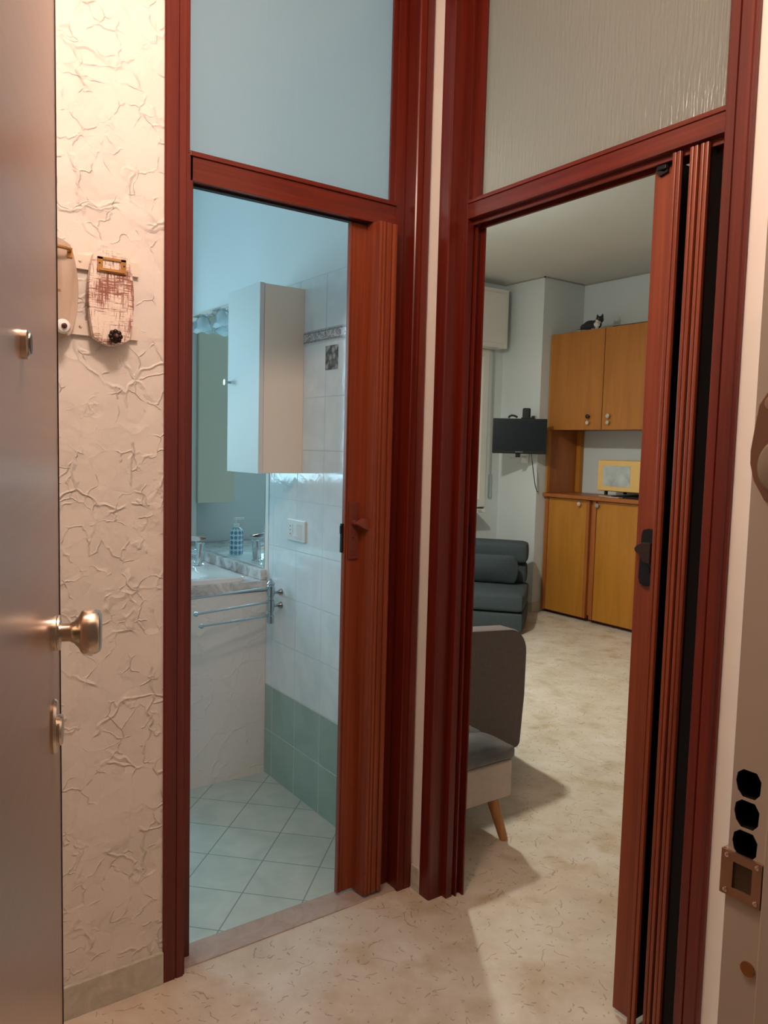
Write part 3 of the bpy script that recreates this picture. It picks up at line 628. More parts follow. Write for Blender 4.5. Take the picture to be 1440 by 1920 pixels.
# strike plate
sp = MB()
o_ = [(0.414, 0.888), (0.4605, 0.888), (0.4605, 0.9385), (0.414, 0.9385)]; i_ = [(0.4245, 0.8985), (0.4465, 0.8985), (0.4465, 0.9285), (0.4245, 0.9285)]
bm = sp.bm; vv = [[bm.verts.new((x, *p)) for p in q] for x in (JX-0.0035, JX-0.0002) for q in (o_, i_)]
for k in range(4):
    j = (k+1) % 4
    for A, B_ in ((0, 1), (2, 3), (0, 2), (1, 3)): bm.faces.new((vv[A][k], vv[A][j], vv[B_][j], vv[B_][k]))
bmesh.ops.recalc_face_normals(bm, faces=bm.faces[:])
sp.box(JX-0.003, JX+0.012, 0.4555, 0.4605, 0.888, 0.9385, bev=0.001)
strike = sp.done('strike_plate', plain('bronzed_steel', (0.50, 0.36, 0.27), 0.33, 0.9), t3)
MB().box(JX-0.0010, JX-0.0001, 0.424, 0.447, 0.898, 0.929).done('latch_recess', plain('dark_recess', (0.10, 0.085, 0.055), 0.3, 0.5), strike)
for (yy, zz) in ((0.419, 0.9335), (0.4535, 0.9335), (0.419, 0.8935), (0.4535, 0.8935)):
    MB().lathe([(0.0028, 0), (0.0026, 0.001), (0.0012, 0.0016), (0, 0.0010)], (JX-0.0035, yy, zz), (-1, 0, 0), 14).done('screw', 'nickel', strike)
MB().cyl((JX-0.0001, 0.424, 0.816), (JX-0.0022, 0.424, 0.816), 0.008).done('plug', 'bronze', t3)
# oval pull guard on the frame
pg = MB().prism([(0.385, 1.440), (0.400, 1.448), (0.425, 1.448), (0.441, 1.440), (0.450, 1.426), (0.4535, 1.402), (0.4565, 1.378), (0.4560, 1.364), (0.4510, 1.346), (0.4380, 1.326), (0.420, 1.313), (0.400, 1.310), (0.385, 1.316)], JX-0.0035, JX+0.002, axis='x', bev=0.0012).done('latch_guard', plain('brown_grey_cast_metal', (0.26, 0.15, 0.10), 0.4, 0.35), t3)
MB().lathe([(0.0075, 0), (0.007, 0.002), (0.003, 0.0026), (0, 0.002)], (JX-0.0035, 0.436, 1.428), (-1, 0, 0), 24).done('screw', 'nickel', pg)
MB().lathe([(0.0270, 0), (0.0270, 0.002), (0.0235, 0.0065), (0.012, 0.009), (0, 0.0095)], (JX-0.0035, 0.4195, 1.362), (-1, 0, 0), 36, scale=(1.12, 1)).done('thumb_latch', plain('grey_latch_metal', (0.34, 0.30, 0.23), 0.35, 0.4), pg)

# ------------------------------------------------------------------ hook rack on the plaster wall
hr = thing('hook_rack', 'rustic hook rack of two barrel-shaped wooden boards on white slats', 'coat rack', (0.49, 1.853, 1.70))
for z0, z1, xe in ((1.752, 1.784, 0.590), (1.607, 1.640, 0.588)):
    MB().box(0.30, xe, 1.843, 1.853, z0, z1, bev=0.001).done('wall_slat', 'rail_white', hr)
def barrel(cx, cz, wt, wm, h, skew=0.0):
    pts = []
    for k in range(13):
        t = k/12; z = cz-h/2+h*t; wd = wt+(wm-wt)*math.sin(math.pi*t)**0.8; pts.append((cx+wd/2, z))
    for k in range(1, 8):
        t = k/8; a = wt/2-wt*t; pts.append((cx+a, cz+h/2+0.014*math.sin(math.pi*t)))
    for k in range(13):
        t = 1-k/12; z = cz-h/2+h*t; wd = wt+(wm-wt)*math.sin(math.pi*t)**0.8; pts.append((cx-wd/2, z))
    for k in range(1, 8):
        t = k/8; pts.append((cx-wt/2+wt*t, cz-h/2-0.016*math.sin(math.pi*t)))
    return pts
b1 = MB().prism(barrel(0.398, 1.700, 0.074, 0.106, 0.192), 1.822, 1.842, axis='y', bev=0.002).done('pine_board', 'board_wood', hr)
b2 = MB().prism(barrel(0.5205, 1.693, 0.078, 0.100, 0.182), 1.814, 1.834, axis='y', bev=0.002).done('painted_board', 'board_paint', hr)
# pull handle on the pine board
MB().box(0.427, 0.438, 1.819, 1.822, 1.768, 1.789).box(0.350, 0.361, 1.819, 1.822, 1.768, 1.789)\
    .tube([(0.432, 1.820, 1.780), (0.430, 1.808, 1.782), (0.420, 1.802, 1.783), (0.395, 1.798, 1.784), (0.370, 1.802, 1.783), (0.359, 1.808, 1.782), (0.356, 1.820, 1.780)], 0.0038).done('pull_handle', 'brass', b1)
MB().cyl((0.4105, 1.822, 1.696), (0.4105, 1.8212, 1.696), 0.003).done('screw', 'bronze', b1)
kb = MB().lathe([(0.0075, 0), (0.007, 0.012), (0.0150, 0.016), (0.0160, 0.024), (0.0120, 0.031), (0.006, 0.033), (0, 0.033)], (0.4125, 1.822, 1.616), (0, -1, 0), 28).done('knob', 'ceramic', b1)
MB().lathe([(0.0062, 0.031), (0.0058, 0.036), (0, 0.038)], (0.4125, 1.822, 1.616), (0, -1, 0), 20).done('knob_centre', plain('dark_red_bead', (0.06, 0.012, 0.012), 0.3), kb)
# label holder: frame with a real opening
lh = MB()
X0, X1, Z0, Z1 = 0.4885, 0.5515, 1.746, 1.779
lh.box(X0, X1, 1.8108, 1.814, Z1-0.006, Z1, bev=0.0006).box(X0, X1, 1.8100, 1.814, Z0, Z0+0.009, bev=0.0006).box(X0, X0+0.012, 1.8108, 1.814, Z0, Z1, bev=0.0006).box(X1-0.012, X1, 1.8108, 1.814, Z0, Z1, bev=0.0006).box(X0+0.004, X1-0.004, 1.807, 1.8115, Z0+0.002, Z0+0.005, bev=0.0006)
lh = lh.done('label_holder', 'brass', b2)
for xx in (X0+0.0045, X1-0.0045): MB().cyl((xx, 1.8108, 1.7645), (xx, 1.8102, 1.7645), 0.0018).done('screw', 'black', lh)
fl_ = MB().cyl((0.524, 1.814, 1.606), (0.524, 1.800, 1.606), 0.006).ball((0.524, 1.797, 1.606), 0.0085)
for k in range(8):
    a = k*math.pi/4; fl_.ball((0.524+0.0105*math.cos(a), 1.799, 1.606+0.0105*math.sin(a)), 0.0058, (1, 0.8, 1), 2)
fl_.done('flower_knob', plain('blackened_iron', (0.025, 0.015, 0.013), 0.35, 0.6), b2)
MB().ball((0.524, 1.789, 1.606), 0.0042, (1, 0.7, 1), 2).done('knob_centre', plain('brown_bead', (0.12, 0.05, 0.035), 0.3), b2)
for xx, zz in ((0.4595, 1.769), (0.4595, 1.625)):
    MB().lathe([(0.0042, 0), (0.0036, 0.0012), (0, 0.0016)], (xx, 1.843, zz), (0, -1, 0), 14).done('screw', 'nickel', hr)

# ceiling lamp of the hall
hl = thing('ceiling_lamp', 'round ceiling lamp of the hall', 'ceiling lamp', (HALL_POS[0], HALL_POS[1], HC))
MB().cyl((HALL_POS[0], HALL_POS[1], HC), (HALL_POS[0], HALL_POS[1], HC-0.03), 0.14).done('base', 'white_plastic', hl)
MB().cyl((HALL_POS[0], HALL_POS[1], HC-0.03), (HALL_POS[0], HALL_POS[1], HC-0.28), 0.01).done('stem', 'chrome', hl)
MB().lathe([(0.012, 0), (0.05, -0.03), (0.055, -0.045), (0.048, -0.032), (0.010, -0.004)], (HALL_POS[0], HALL_POS[1], HC-0.25)).done('lamp_shade', 'white_plastic', hl)

# ------------------------------------------------------------------ bathroom
w1 = thing('window_1', 'bathroom window letting in bluish daylight, seen only as reflections', 'window', (0.40, 4.20, 1.12), kind='structure')
MB().box(0.0, 0.05, 4.205, 4.25, 1.12, 2.20).box(0.75, 0.80, 4.205, 4.25, 1.12, 2.20).box(0.05, 0.75, 4.205, 4.25, 1.12, 1.17).box(0.05, 0.75, 4.205, 4.25, 2.15, 2.20).box(0.385, 0.415, 4.205, 4.25, 1.17, 2.15).done('window_frame', 'white_lacquer', w1)
B(0.05, 0.75, 4.225, 4.229, 1.17, 2.15).done('pane', 'pane', w1, smooth=0)

# vanity
va = thing('vanity_unit', 'white plastered washbasin cabinet below the marble top', 'vanity', (1.20, 2.90, 0))
B(0.92, 1.452, 2.885, 4.195, 0.0, 0.772).done('body', 'plaster_vanity', va, smooth=0)
ct = MB().box(0.88, 1.452, 2.875, 3.02, 0.776, 0.819, bev=0.004).box(0.88, 0.99, 3.02, 4.195, 0.776, 0.819).box(1.352, 1.452, 3.02, 4.195, 0.776, 0.819, bev=0.002).box(0.99, 1.352, 3.46, 4.195, 0.776, 0.819)
ct = ct.done('countertop', 'counter_marble'); tag(ct, 'grey veined marble top carrying the white washbasin', 'countertop')
sl = MB().box(1.425, 1.4525, 2.885, 4.195, 0.8195, 0.862, bev=0.002).done('splashback', 'counter_marble'); tag(sl, 'low marble upstand between marble top and mirror', 'upstand')
ws = thing('washbasin', 'white rectangular washbasin set into the marble top', 'washbasin', (1.10, 3.2, 0.82))
bs_ = MB(); bm = bs_.bm
def ring(x0, x1, y0, y1, z, r, n=5):
    out = []
    for cx, cy, a0 in ((x1-r, y1-r, 0), (x0+r, y1-r, 90), (x0+r, y0+r, 180), (x1-r, y0+r, 270)):
        for k in range(n+1):
            a = R(a0+90*k/n); out.append(bm.verts.new((cx+r*math.cos(a), cy+r*math.sin(a), z)))
    return out
rs = [ring(0.80, 1.360, 2.885, 3.56, 0.8195, 0.03), ring(0.80, 1.360, 2.885, 3.56, 0.836, 0.03), ring(0.804, 1.356, 2.889, 3.556, 0.840, 0.03), ring(0.86, 1.240, 2.935, 3.50, 0.838, 0.06), ring(0.88, 1.225, 2.955, 3.48, 0.828, 0.07), ring(0.92, 1.17, 3.06, 3.40, 0.786, 0.08), ring(0.98, 1.10, 3.12, 3.30, 0.779, 0.05)]
for a, b in zip(rs, rs[1:]):
    for k in range(len(a)): bm.faces.new((a[k], a[(k+1) % len(a)], b[(k+1) % len(a)], b[k]))
bm.faces.new(rs[-1]); bmesh.ops.recalc_face_normals(bm, faces=bm.faces[:])
bs_.done('basin', 'ceramic', ws)
MB().cyl((1.04, 3.21, 0.7792), (1.04, 3.21, 0.782), 0.022).done('drain', 'chrome', ws)
fa = thing('faucet', 'chrome single-lever tap on the washbasin rim', 'tap', (1.305, 3.255, 0.840))
MB().lathe([(0.026, 0), (0.026, 0.006), (0.020, 0.010), (0.0195, 0.095), (0.021, 0.100), (0, 0.102)], (1.305, 3.255, 0.840), (0.08, 0, 1)).done('body', 'chrome', fa)
MB().tube([(1.300, 3.255, 0.895), (1.27, 3.25, 0.905), (1.235, 3.245, 0.902), (1.205, 3.24, 0.885), (1.200, 3.24, 0.872)], 0.0115, 14).done('spout', 'chrome', fa)
MB().prism([(1.29, 0.945), (1.335, 0.952), (1.337, 0.962), (1.26, 0.975), (1.22, 0.968), (1.22, 0.960)], 3.242, 3.270, axis='y', bev=0.003).done('lever', 'chrome', fa)
sd = thing('soap_dispenser', 'blue patterned soap dispenser, seen reflected in the mirror', 'soap dispenser', (1.298, 3.500, 0.8395))
MB().lathe([(0.030, 0), (0.033, 0.004), (0.033, 0.108), (0.030, 0.120), (0.020, 0.130), (0.013, 0.133), (0, 0.133)], (0, 0, 0), scale=(1, 0.85)).done('bottle', 'soap', sd, world=False)
MB().cyl((0, 0, 0.133), (0, 0, 0.150), 0.014).cyl((0, 0, 0.150), (0, 0, 0.170), 0.004).box(-0.038, 0.008, -0.007, 0.007, 0.170, 0.180, bev=0.002).done('pump', 'white_plastic', sd, world=False)

# mirror with its strip
mi = thing('mirror', 'large frameless wall mirror above the washbasin', 'mirror', (1.45, 3.5, 0.865))
B(1.4475, 1.4525, 2.903, 4.19, 0.866, 1.955).done('glass', 'mirror', mi, smooth=0)
S('trim_mirror_edge', B(1.4505, 1.4535, 2.872, 2.902, 0.83, 1.99), 'cream', 'plastered strip between mirror and wall tiles', 'strip')
# light fixture above the mirror
vl = thing('vanity_lamp', 'chrome lamp bar with two tulip glass shades over the mirror', 'wall lamp', (1.44, 3.3, 1.96))
MB().box(1.436, 1.4525, 2.95, 3.75, 1.958, 1.990, bev=0.003).done('wall_bar', 'white_lacquer', vl)
for yy in (3.435, 3.215):
    MB().cyl((1.437, yy, 1.968), (1.395, yy, 1.955), 0.006).box(1.365, 1.425, yy-0.05, yy+0.05, 1.948, 1.954, bev=0.001).ball((1.395, yy-0.048, 1.951), 0.008).ball((1.395, yy+0.048, 1.951), 0.008).done('bracket', 'chrome', vl)
    t = MB(); bm = t.bm; seg = 30; rings = []
    for r_, h_, wv in ((0.014, 0, 0), (0.026, -0.008, 0), (0.034, -0.025, 0.0), (0.040, -0.045, 0.05), (0.052, -0.066, 0.12), (0.050, -0.066, 0.12), (0.037, -0.045, 0.05), (0.030, -0.022, 0)):
        rings.append([bm.verts.new((1.393+r_*(1+wv*math.cos(5*2*math.pi*k/seg))*math.cos(2*math.pi*k/seg), yy+r_*(1+wv*math.cos(5*2*math.pi*k/seg))*math.sin(2*math.pi*k/seg), 1.948+h_+(0.006*math.cos(5*2*math.pi*k/seg) if wv > 0.1 else 0))) for k in range(seg)])
    for a, b in zip(rings, rings[1:]):
        for k in range(seg): bm.faces.new((a[k], a[(k+1) % seg], b[(k+1) % seg], b[k]))
    t.done('glass_shade', 'shade_glass', vl)
    MB().cyl((1.393, yy, 1.948), (1.393, yy, 1.915), 0.011).done('lamp_holder', 'chrome', vl)

# wall cabinet
wc = thing('wall_cabinet', 'tall white lacquered cabinet hung on the bathroom tiles', 'cabinet', (1.45, 2.74, 1.27))
B(1.288, 1.4525, 2.601, 2.872, 1.270, 1.955, bev=0.001).done('body', 'cab_side', wc)
dr = B(1.268, 1.2865, 2.599, 2.874, 1.268, 1.957, bev=0.0015).done('door', 'cab_door', wc)
MB().lathe([(0.005, 0), (0.0045, 0.018), (0.010, 0.021), (0.011, 0.026), (0.0, 0.028)], (1.268, 2.850, 1.612), (-1, 0, 0), 20).done('knob', 'satin_chrome', dr)

# boiler cabinet beside the window (reflected in the mirror)
bo = thing('boiler_cabinet', 'beige boiler casing on the far bathroom wall, seen in the mirror', 'boiler', (1.23, 4.1, 1.06))
B(1.130, 1.335, 3.90, 4.195, 1.062, 2.20, bev=0.003).done('casing', 'beige_lacquer', bo)

S('trim_pipe_casing', MB().box(1.336, 1.4525, 3.92, 4.199, 0.863, 2.20, bev=0.002), 'cream', 'cream pipe casing in the far bathroom corner, seen in the mirror', 'pipe casing')
# decor tiles
for k in range(12):
    ya = 2.441-0.1945*2+k*0.1945
    if ya > 3.9: break
    if ya+0.19 < 2.0: continue
    o = MB().box(1.4500, 1.4532, max(1.96, ya+0.003), ya+0.1915, 1.752, 1.792, bev=0.0006).done('border_tile', 'border')
    lab = 'narrow leaf-scroll border tile on the bathroom wall'
    if 2.40 < ya < 2.50: lab = 'leaf-scroll border tile touching the wall cabinet side'
    elif 2.2 < ya < 2.3: lab = 'leaf-scroll border tile beside the folding door, above the pebble tile'
    else: continue_ = True
    if 2.2 < ya < 2.5: tag(o, lab, 'border tile', 'border tiles on the bathroom wall')
    else: bpy.data.objects.remove(o)
pt = MB().box(1.4502, 1.4534, 2.357, 2.440, 1.647, 1.731, bev=0.0006).done('pebble_tile', 'pebble'); tag(pt, 'small tile printed with grey pebbles under the border', 'decor tile')

# switch plate
sw = thing('socket_plate', 'white wall plate with socket and rocker switch on bathroom tiles', 'switch', (1.453, 2.62, 1.05))
MB().box(1.4445, 1.4532, 2.560, 2.700, 1.008, 1.090, bev=0.003).done('plate', 'white_plastic', sw)
MB().box(1.4430, 1.4446, 2.655, 2.684, 1.026, 1.072, bev=0.0006).done('socket', 'white_plastic', sw)
MB().cyl((1.4430, 2.669, 1.064), (1.4424, 2.669, 1.064), 0.0025).cyl((1.4430, 2.669, 1.049), (1.4424, 2.669, 1.049), 0.0025).cyl((1.4430, 2.669, 1.034), (1.4424, 2.669, 1.034), 0.0025).done('pin_holes', 'black', sw)
MB().box(1.4425, 1.4446, 2.619, 2.648, 1.026, 1.072, bev=0.0006).done('rocker', 'white_plastic', sw)
MB().prism([(1.4445, 2.575), (1.4445, 2.607), (1.4365, 2.607)], 1.022, 1.076).done('rocker', 'white_plastic', sw)

# swivel towel rail
tr = thing('towel_rail', 'chrome swivel towel rail with three arms beside the vanity', 'towel rail', (1.405, 2.75, 0.75))
px_, py_ = 1.405, 2.752
MB().lathe([(0.012, 0.0), (0.014, 0.004), (0.014, 0.030), (0.011, 0.033), (0.011, 0.048), (0.0155, 0.051), (0.0155, 0.092), (0.011, 0.095), (0.011, 0.108), (0.0155, 0.111), (0.0155, 0.150), (0.013, 0.153), (0.017, 0.160), (0.010, 0.170), (0, 0.180)], (px_, py_, 0.668)).done('post', 'satin_chrome', tr)
for zz in (0.790, 0.737):
    MB().lathe([(0.006, 0), (0.006, 0.026), (0.013, 0.036), (0.014, 0.044), (0, 0.0445)], (px_+0.004, py_, zz), (1, 0, 0)).done('wall_mount', 'satin_chrome', tr)
for ex, ey, zz in ((0.960, 2.660, 0.812), (1.066, 2.670, 0.755), (1.101, 2.703, 0.700)):
    d = Vector((ex-px_, ey-py_, 0)).normalized()
    MB().cyl((px_, py_, zz), (ex, ey, zz), 0.0045, 0.0038).lathe([(0.004, -0.006), (0.0085, 0.0), (0.0095, 0.006), (0.0, 0.018)], (ex, ey, zz), d, 18).done('arm', 'satin_chrome', tr)

# ------------------------------------------------------------------ living room: base cabinet, worktop, hutch
XC = 5.0
bc = thing('base_cabinet', 'honey-coloured wooden base cabinet with two doors in view', 'cabinet', (5.2, 4.2, 0))
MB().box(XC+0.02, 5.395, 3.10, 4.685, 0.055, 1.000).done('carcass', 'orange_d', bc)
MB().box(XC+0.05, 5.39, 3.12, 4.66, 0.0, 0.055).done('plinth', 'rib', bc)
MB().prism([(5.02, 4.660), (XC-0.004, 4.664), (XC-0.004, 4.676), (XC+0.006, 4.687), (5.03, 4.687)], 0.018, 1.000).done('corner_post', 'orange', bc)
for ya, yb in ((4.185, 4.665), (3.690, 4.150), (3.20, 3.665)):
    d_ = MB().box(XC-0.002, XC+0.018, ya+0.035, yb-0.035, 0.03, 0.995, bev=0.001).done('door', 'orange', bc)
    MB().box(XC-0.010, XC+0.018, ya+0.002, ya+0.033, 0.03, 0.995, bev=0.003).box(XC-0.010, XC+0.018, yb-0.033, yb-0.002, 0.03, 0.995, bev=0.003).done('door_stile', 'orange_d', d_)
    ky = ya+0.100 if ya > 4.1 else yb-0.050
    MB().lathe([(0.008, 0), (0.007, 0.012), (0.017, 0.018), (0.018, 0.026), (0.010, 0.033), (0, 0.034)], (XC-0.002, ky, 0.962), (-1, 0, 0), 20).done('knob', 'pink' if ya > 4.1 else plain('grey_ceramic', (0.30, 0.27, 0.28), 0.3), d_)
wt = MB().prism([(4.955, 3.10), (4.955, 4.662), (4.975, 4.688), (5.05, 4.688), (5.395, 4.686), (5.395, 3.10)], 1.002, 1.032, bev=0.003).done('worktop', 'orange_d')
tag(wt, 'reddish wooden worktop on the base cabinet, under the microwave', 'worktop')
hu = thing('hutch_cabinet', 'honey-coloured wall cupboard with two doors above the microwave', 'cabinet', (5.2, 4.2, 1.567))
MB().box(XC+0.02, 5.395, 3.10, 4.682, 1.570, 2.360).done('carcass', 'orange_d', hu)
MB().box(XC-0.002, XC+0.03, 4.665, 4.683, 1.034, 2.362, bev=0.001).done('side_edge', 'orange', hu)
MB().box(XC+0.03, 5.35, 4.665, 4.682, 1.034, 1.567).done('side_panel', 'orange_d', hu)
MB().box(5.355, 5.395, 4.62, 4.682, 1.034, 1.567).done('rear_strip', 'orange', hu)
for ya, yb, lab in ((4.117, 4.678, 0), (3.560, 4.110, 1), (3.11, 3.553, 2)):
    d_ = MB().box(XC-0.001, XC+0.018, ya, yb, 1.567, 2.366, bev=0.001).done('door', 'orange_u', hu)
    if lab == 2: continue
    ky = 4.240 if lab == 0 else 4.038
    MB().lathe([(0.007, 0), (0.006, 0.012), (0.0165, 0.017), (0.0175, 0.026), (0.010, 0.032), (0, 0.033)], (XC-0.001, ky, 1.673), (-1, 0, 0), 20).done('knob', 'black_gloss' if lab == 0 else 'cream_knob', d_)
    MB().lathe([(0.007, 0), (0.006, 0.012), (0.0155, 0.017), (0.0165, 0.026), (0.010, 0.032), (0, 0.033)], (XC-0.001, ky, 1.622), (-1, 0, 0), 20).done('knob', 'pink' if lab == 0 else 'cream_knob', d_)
bd = MB().box(5.00, 5.03, 3.45, 4.05, 2.367, 2.371).box(5.02, 5.05, 4.35, 4.60, 2.367, 2.371).done('cover_sheet', 'black')
tag(bd, 'thin dark sheet showing along the top edge of the wall cupboard', 'sheet')

# microwave
mv = thing('microwave', 'mustard yellow retro microwave on the wooden worktop', 'microwave', (5.15, 3.95, 1.033))
MB().box(5.062, 5.36, 3.600, 4.165, 1.078, 1.328, bev=0.012, seg=3).done('body', 'micro', mv)
MB().box(5.042, 5.062, 3.742, 4.163, 1.082, 1.324, bev=0.006, seg=3).done('door', 'micro', mv)
MB().box(5.0395, 5.043, 3.845, 4.105, 1.120, 1.283, bev=0.001).done('window', 'micro_glass', mv)
MB().box(5.046, 5.062, 3.603, 3.738, 1.082, 1.324, bev=0.005, seg=3).done('control_panel', 'micro', mv)
prn = plain('brown_print', (0.35, 0.18, 0.05), 0.5)
for cy_, cz_ in ((3.70, 1.27), (3.68, 1.22), (3.70, 1.165), (3.68, 1.12)):
    MB().tube([(5.0455, cy_+0.020*math.cos(a*0.5)*(1-a/16), cz_+0.020*math.sin(a*0.5)*(1-a/16)) for a in range(13)], 0.0016, 6).done('printed_scroll', prn, mv)
for yy in (3.66, 4.10):
    for xx in (5.08, 5.32): MB().cyl((xx, yy, 1.078), (xx, yy, 1.0475), 0.014).done('foot', 'black', mv)
ty = MB().box(5.045, 5.37, 3.58, 4.02, 1.033, 1.047, bev=0.003).done('tray', 'black'); tag(ty, 'black flat tray under the yellow microwave', 'tray')
sp_ = MB().box(4.985, 5.035, 3.90, 4.03, 1.033, 1.040, bev=0.002).cyl((5.00, 4.03, 1.038), (5.02, 4.12, 1.038), 0.005).done('spoon_rest', 'pink'); tag(sp_, 'small pinkish spoon rest in front of the microwave', 'spoon rest')

# cat figurine: one continuous body
ct_ = thing('cat_figurine', 'small black and white cat figurine lying on the wall cupboard', 'cat figurine', (5.085, 4.300, 2.3665), R(0))
c_ = MB()
c_.ball((0.0, 0.035, 0.036), 0.038, (0.85, 1.45, 0.95)).ball((0.0, -0.015, 0.040), 0.032, (0.9, 1.1, 0.95)).ball((-0.005, 0.075, 0.028), 0.030, (1, 0.9, 0.9))
c_.ball((-0.016, -0.052, 0.064), 0.026, (0.95, 1.0, 0.88)).ball((-0.036, -0.056, 0.056), 0.012, (0.9, 1.1, 0.8), 2)
c_.ball((-0.028, -0.045, 0.010), 0.011, (1.5, 1, 0.9), 2).ball((-0.028, -0.015, 0.010), 0.011, (1.6, 1, 0.9), 2).ball((-0.022, 0.065, 0.010), 0.013, (1.3, 1.6, 0.8), 2)
for s_ in (-1, 1): c_.lathe([(0.010, 0), (0.0062, 0.013), (0.0015, 0.024)], (-0.014, -0.052+s_*0.017, 0.078), (0, s_*0.18, 1), 12)
c_.tube([(0.0, 0.098, 0.018), (-0.02, 0.110, 0.012), (-0.04, 0.098, 0.010), (-0.046, 0.070, 0.009)], 0.0075, 10)
c_.bm.transform(Matrix.Scale(1.28, 4)); c_.done('body', 'cat', ct_, world=False, remesh=0.0040)
for s_ in (-1, 1): MB().ball((-0.0505, -0.069+s_*0.0135, 0.087), 0.0044, sub=2).done('eye', plain('green_eye', (0.30, 0.34, 0.08), 0.1), ct_, world=False)

# television on its arm
tv = thing('television', 'small black flat television on a wall arm near the corner', 'television', (4.685, 4.700, 1.505), R(225-270))
# local: +x to the picture's right, -y... screen faces local -y
def T(mb, n, m, p=tv): return mb.done(n, m, p, world=False)
sx, sz = 0.222, 0.146
T(MB().box(-sx, sx, -0.010, 0.025, -sz, sz, bev=0.006, seg=3).box(-sx*0.6, sx*0.6, 0.02, 0.045, -sz*0.7, sz*0.7, bev=0.01), 'casing', 'black')
T(MB().box(-sx+0.013, sx-0.013, -0.0112, -0.0098, -sz+0.028, sz-0.012), 'screen', 'black_gloss')
tx = bpy.data.curves.new('logo', 'FONT'); tx.body = 'SAMSUNG'; tx.size = 0.0135; tx.align_x = 'CENTER'; tx.align_y = 'CENTER'; tx.extrude = 0.0004; tx.offset = 0.0004
tmp = bpy.data.objects.new('logo_tmp', tx); COL.objects.link(tmp); bpy.context.view_layer.update()
me = bpy.data.meshes.new_from_object(tmp.evaluated_get(bpy.context.evaluated_depsgraph_get())); bpy.data.objects.remove(tmp)
me.transform(Matrix.Translation((0, -0.0106, -sz+0.015)) @ Matrix.Rotation(R(90), 4, 'X'))
lo_ = bpy.data.objects.new('logo', me); COL.objects.link(lo_); lo_.parent = tv; me.materials.clear(); me.materials.append(M['satin_chrome'])
T(MB().box(-0.028, 0.012, 0.0, 0.03, -sz-0.030, -sz, bev=0.003), 'stand_stub', 'black')
wa = thing('wall_bracket', 'white wall arm holding the small black television', 'wall bracket', (4.80, 4.80, 1.36))
MB().box(4.715, 4.742, 4.715, 4.750, 1.326, 1.340, bev=0.003).tube([(4.728, 4.735, 1.334), (4.80, 4.78, 1.332), (4.89, 4.83, 1.328)], 0.010).box(4.885, 4.8995, 4.79, 4.87, 1.28, 1.38, bev=0.003).done('arm', 'white_plastic', wa)
tb = MB().box(-0.034, 0.032, -0.004, 0.024, sz, sz+0.088, bev=0.012, seg=3).box(-0.045, 0.068, -0.006, 0.03, sz-0.001, sz+0.010, bev=0.003).box(0.040, 0.066, 0.0, 0.02, sz+0.006, sz+0.024, bev=0.003)
tb = tb.done('set_top_box', 'black'); tb.location = (4.685+0.052*math.cos(R(-45)), 4.700+0.052*math.sin(R(-45)), 1.505); tb.rotation_euler = (0, 0, R(-45)); tag(tb, 'black upright receiver standing on top of the television', 'receiver')
hp = MB().tube([(-0.095, 0.008, sz+0.004), (-0.088, 0.008, sz+0.018), (-0.070, 0.008, sz+0.026), (-0.045, 0.008, sz+0.022), (-0.022, 0.008, sz+0.010)], 0.0085, 12)
hp = hp.done('antenna', 'black'); hp.location = (4.685, 4.700, 1.505); hp.rotation_euler = (0, 0, R(-45)); tag(hp, 'small curved black aerial lying on top of the television', 'aerial')
cb = MB().tube([(4.76, 4.63, 1.36), (4.765, 4.622, 1.30), (4.79, 4.625, 1.20), (4.83, 4.64, 1.10), (4.88, 4.665, 1.045), (4.93, 4.70, 1.037)], 0.0035, 8).done('television_cable', 'black'); tag(cb, 'dark cable hanging from the television to the worktop', 'cable')
cb = MB().tube([(4.63, 4.77, 1.36), (4.66, 4.79, 1.335), (4.70, 4.80, 1.318), (4.76, 4.82, 1.325), (4.86, 4.84, 1.33)], 0.0025, 8).done('aerial_cable', 'white_plastic'); tag(cb, 'thin pale cable looping below the television to the wall', 'cable')

# roller shutter box, strap, window, sill
sb = thing('shutter_box', 'white roller shutter box above the living room window', 'shutter box', (4.2, 5.08, 2.26))
MB().box(3.50, 4.800, 5.005, 5.159, 2.262, 2.755, bev=0.004).done('casing', 'white_lacquer', sb)
MB().box(3.55, 4.770, 4.997, 5.006, 2.30, 2.72, bev=0.003).done('panel', 'white_lacquer', sb)
ss = thing('shutter_strap', 'grey shutter strap running down beside the living room window', 'strap', (4.788, 5.155, 1.16))
MB().box(4.776, 4.797, 5.150, 5.153, 1.16, 2.262).done('strap', plain('grey_webbing', (0.40, 0.40, 0.37), 0.8), ss)
MB().box(4.772, 4.801, 5.140, 5.1595, 0.960, 1.165, bev=0.003).done('winder', 'satin_chrome', ss)
w2 = thing('window_2', 'white living room window behind the shutter strap', 'window', (4.2, 5.16, 0.86), kind='structure')
MB().box(4.665, 4.735, 5.150, 5.20, 0.88, 2.26, bev=0.003).box(3.60, 3.67, 5.150, 5.20, 0.88, 2.26, bev=0.003).box(3.67, 4.665, 5.150, 5.20, 0.88, 0.95).box(3.67, 4.665, 5.150, 5.20, 2.20, 2.26).box(4.13, 4.20, 5.150, 5.20, 0.95, 2.20).done('window_frame', 'white_lacquer', w2)
B(3.67, 4.665, 5.175, 5.179, 0.95, 2.20).done('pane', 'pane', w2, smooth=0)
MB().box(3.60, 4.73, 5.215, 5.245, 0.86, 2.30).done('shutter', 'white_lacquer', w2)
S('trim_window_sill', MB().box(3.55, 4.60, 4.99, 5.16, 0.845, 0.872, bev=0.003), 'counter_marble', 'marble window sill in the living room', 'window sill')

# slate blue armchair bed in the corner
uh = R(131)
ab = thing('armchair_bed', 'low slate blue folding armchair bed in the far corner', 'armchair bed', (4.200, 4.108, 0), uh)
WD = 0.68
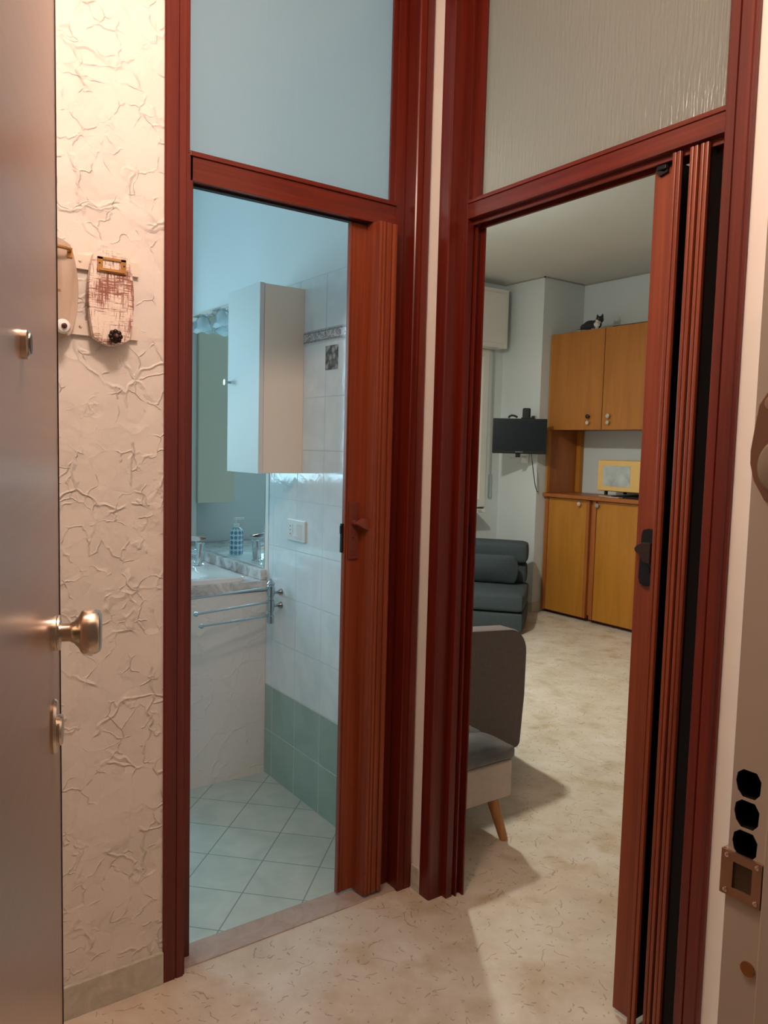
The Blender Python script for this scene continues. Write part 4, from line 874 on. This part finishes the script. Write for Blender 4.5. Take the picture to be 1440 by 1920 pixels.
# local x: along its width to the picture's left; local -y: away from the camera
MB().cushion(0.0, WD, -0.66, 0.0, 0.012, 0.160, 0.0, 0.02, belly=0.008).done('base', 'sofa_blue', ab, world=False)
MB().cushion(0.0, WD, -0.66, 0.0, 0.163, 0.305, 0.012, 0.03, belly=0.010).done('seat', 'sofa_blue', ab, world=False)
MB().cushion(0.02, WD, -0.68, -0.50, 0.30, 0.475, 0.0, 0.03, belly=0.01).done('backrest', 'sofa_blue', ab, world=False)
MB().cushion(0.015, WD, -0.69, -0.46, 0.475, 0.640, 0.010, 0.03, belly=0.01).done('headrest', 'sofa_blue', ab, world=False)
rm = Matrix.Rotation(R(-14), 4, 'X')
pc = MB(); pc.cushion(0.085, 0.60, -0.022, 0.022, -0.122, 0.115, 0.0, 0.018, belly=0.028); pc.bm.transform(Matrix.Translation((0.012, -0.375, 0.440)) @ rm)
pl = pc.done('cushion', 'sofa_blue', None); pl.location = (4.200, 4.108, 0); pl.rotation_euler = (0, 0, uh)
tag(pl, 'slate blue rectangular cushion leaning on the armchair bed', 'cushion')

# taupe sofa: armrest end towards the doorway
so = thing('sofa', 'taupe grey sofa seen from its tall rounded armrest end', 'sofa', (2.05, 3.2, 0))
def arm(y0, y1):
    pts = [(1.58, 0.06), (2.455, 0.06), (2.475, 0.075), (2.492, 0.30), (2.494, 0.49)]
    for k in range(1, 9):
        a = R(90*k/8); pts.append((2.384+0.11*math.cos(a), 0.490+0.115*math.sin(a)))
    pts += [(2.15, 0.622), (1.58, 0.65)]
    return MB().prism(pts, y0, y1, axis='y', bev=0.014)
arm(2.40, 2.50).done('armrest', 'sofa_brown', so); arm(3.80, 3.90).done('armrest', 'sofa_brown', so)
MB().cushion(1.75, 2.515, 2.502, 3.798, 0.23, 0.415, 0.02, 0.04).done('seat', 'sofa_brown', so)
MB().box(1.60, 2.44, 2.502, 3.798, 0.07, 0.23, bev=0.01).done('base', 'sofa_brown', so)
MB().cushion(1.59, 1.80, 2.502, 3.798, 0.23, 0.80, 0.0, 0.04).done('backrest', 'sofa_brown', so)
for x_, y_ in ((2.44, 2.45), (2.44, 3.85), (1.66, 2.45), (1.66, 3.85)): MB().cyl((x_, y_, 0.0), (x_, y_, 0.07), 0.018, 0.022).done('foot', 'black', so)

# grey tufted bench
po = thing('bench', 'grey tufted velvet bench with taupe base and splayed beech legs', 'bench', (1.76, 2.12, 0))
MB().box(1.585, 1.950, 1.925, 2.375, 0.148, 0.285, bev=0.010, seg=3).done('base', 'pouf_base', po)
MB().cushion(1.583, 1.956, 1.917, 2.092, 0.286, 0.334, 0.040, 0.016, belly=0.004).cushion(1.583, 1.956, 2.092, 2.378, 0.286, 0.336, 0.046, 0.016, belly=0.004).done('seat', 'pouf_grey', po)
for bx, by, tx_, ty_ in ((1.911, 1.918, 1.885, 1.962), (1.625, 1.945, 1.65, 1.97), (1.912, 2.36, 1.88, 2.33), (1.625, 2.36, 1.65, 2.33)):
    MB().cyl((bx, by, 0.0), (tx_, ty_, 0.155), 0.0150, 0.0225).done('leg', 'leg_wood', po)

# living room ceiling lamp
ll = thing('pendant_lamp', 'living room ceiling lamp above the sofa', 'ceiling lamp', (LIV_POS[0], LIV_POS[1], LC))
MB().cyl((LIV_POS[0], LIV_POS[1], LC), (LIV_POS[0], LIV_POS[1], LC-0.03), 0.06).done('canopy', 'white_plastic', ll)
MB().cyl((LIV_POS[0], LIV_POS[1], LC-0.03), (LIV_POS[0], LIV_POS[1], LC-0.33), 0.008).done('stem', 'chrome', ll)
MB().lathe([(0.012, 0), (0.06, -0.03), (0.065, -0.045), (0.058, -0.032), (0.010, -0.004)], (LIV_POS[0], LIV_POS[1], LC-0.31)).done('lamp_shade', 'white_plastic', ll)
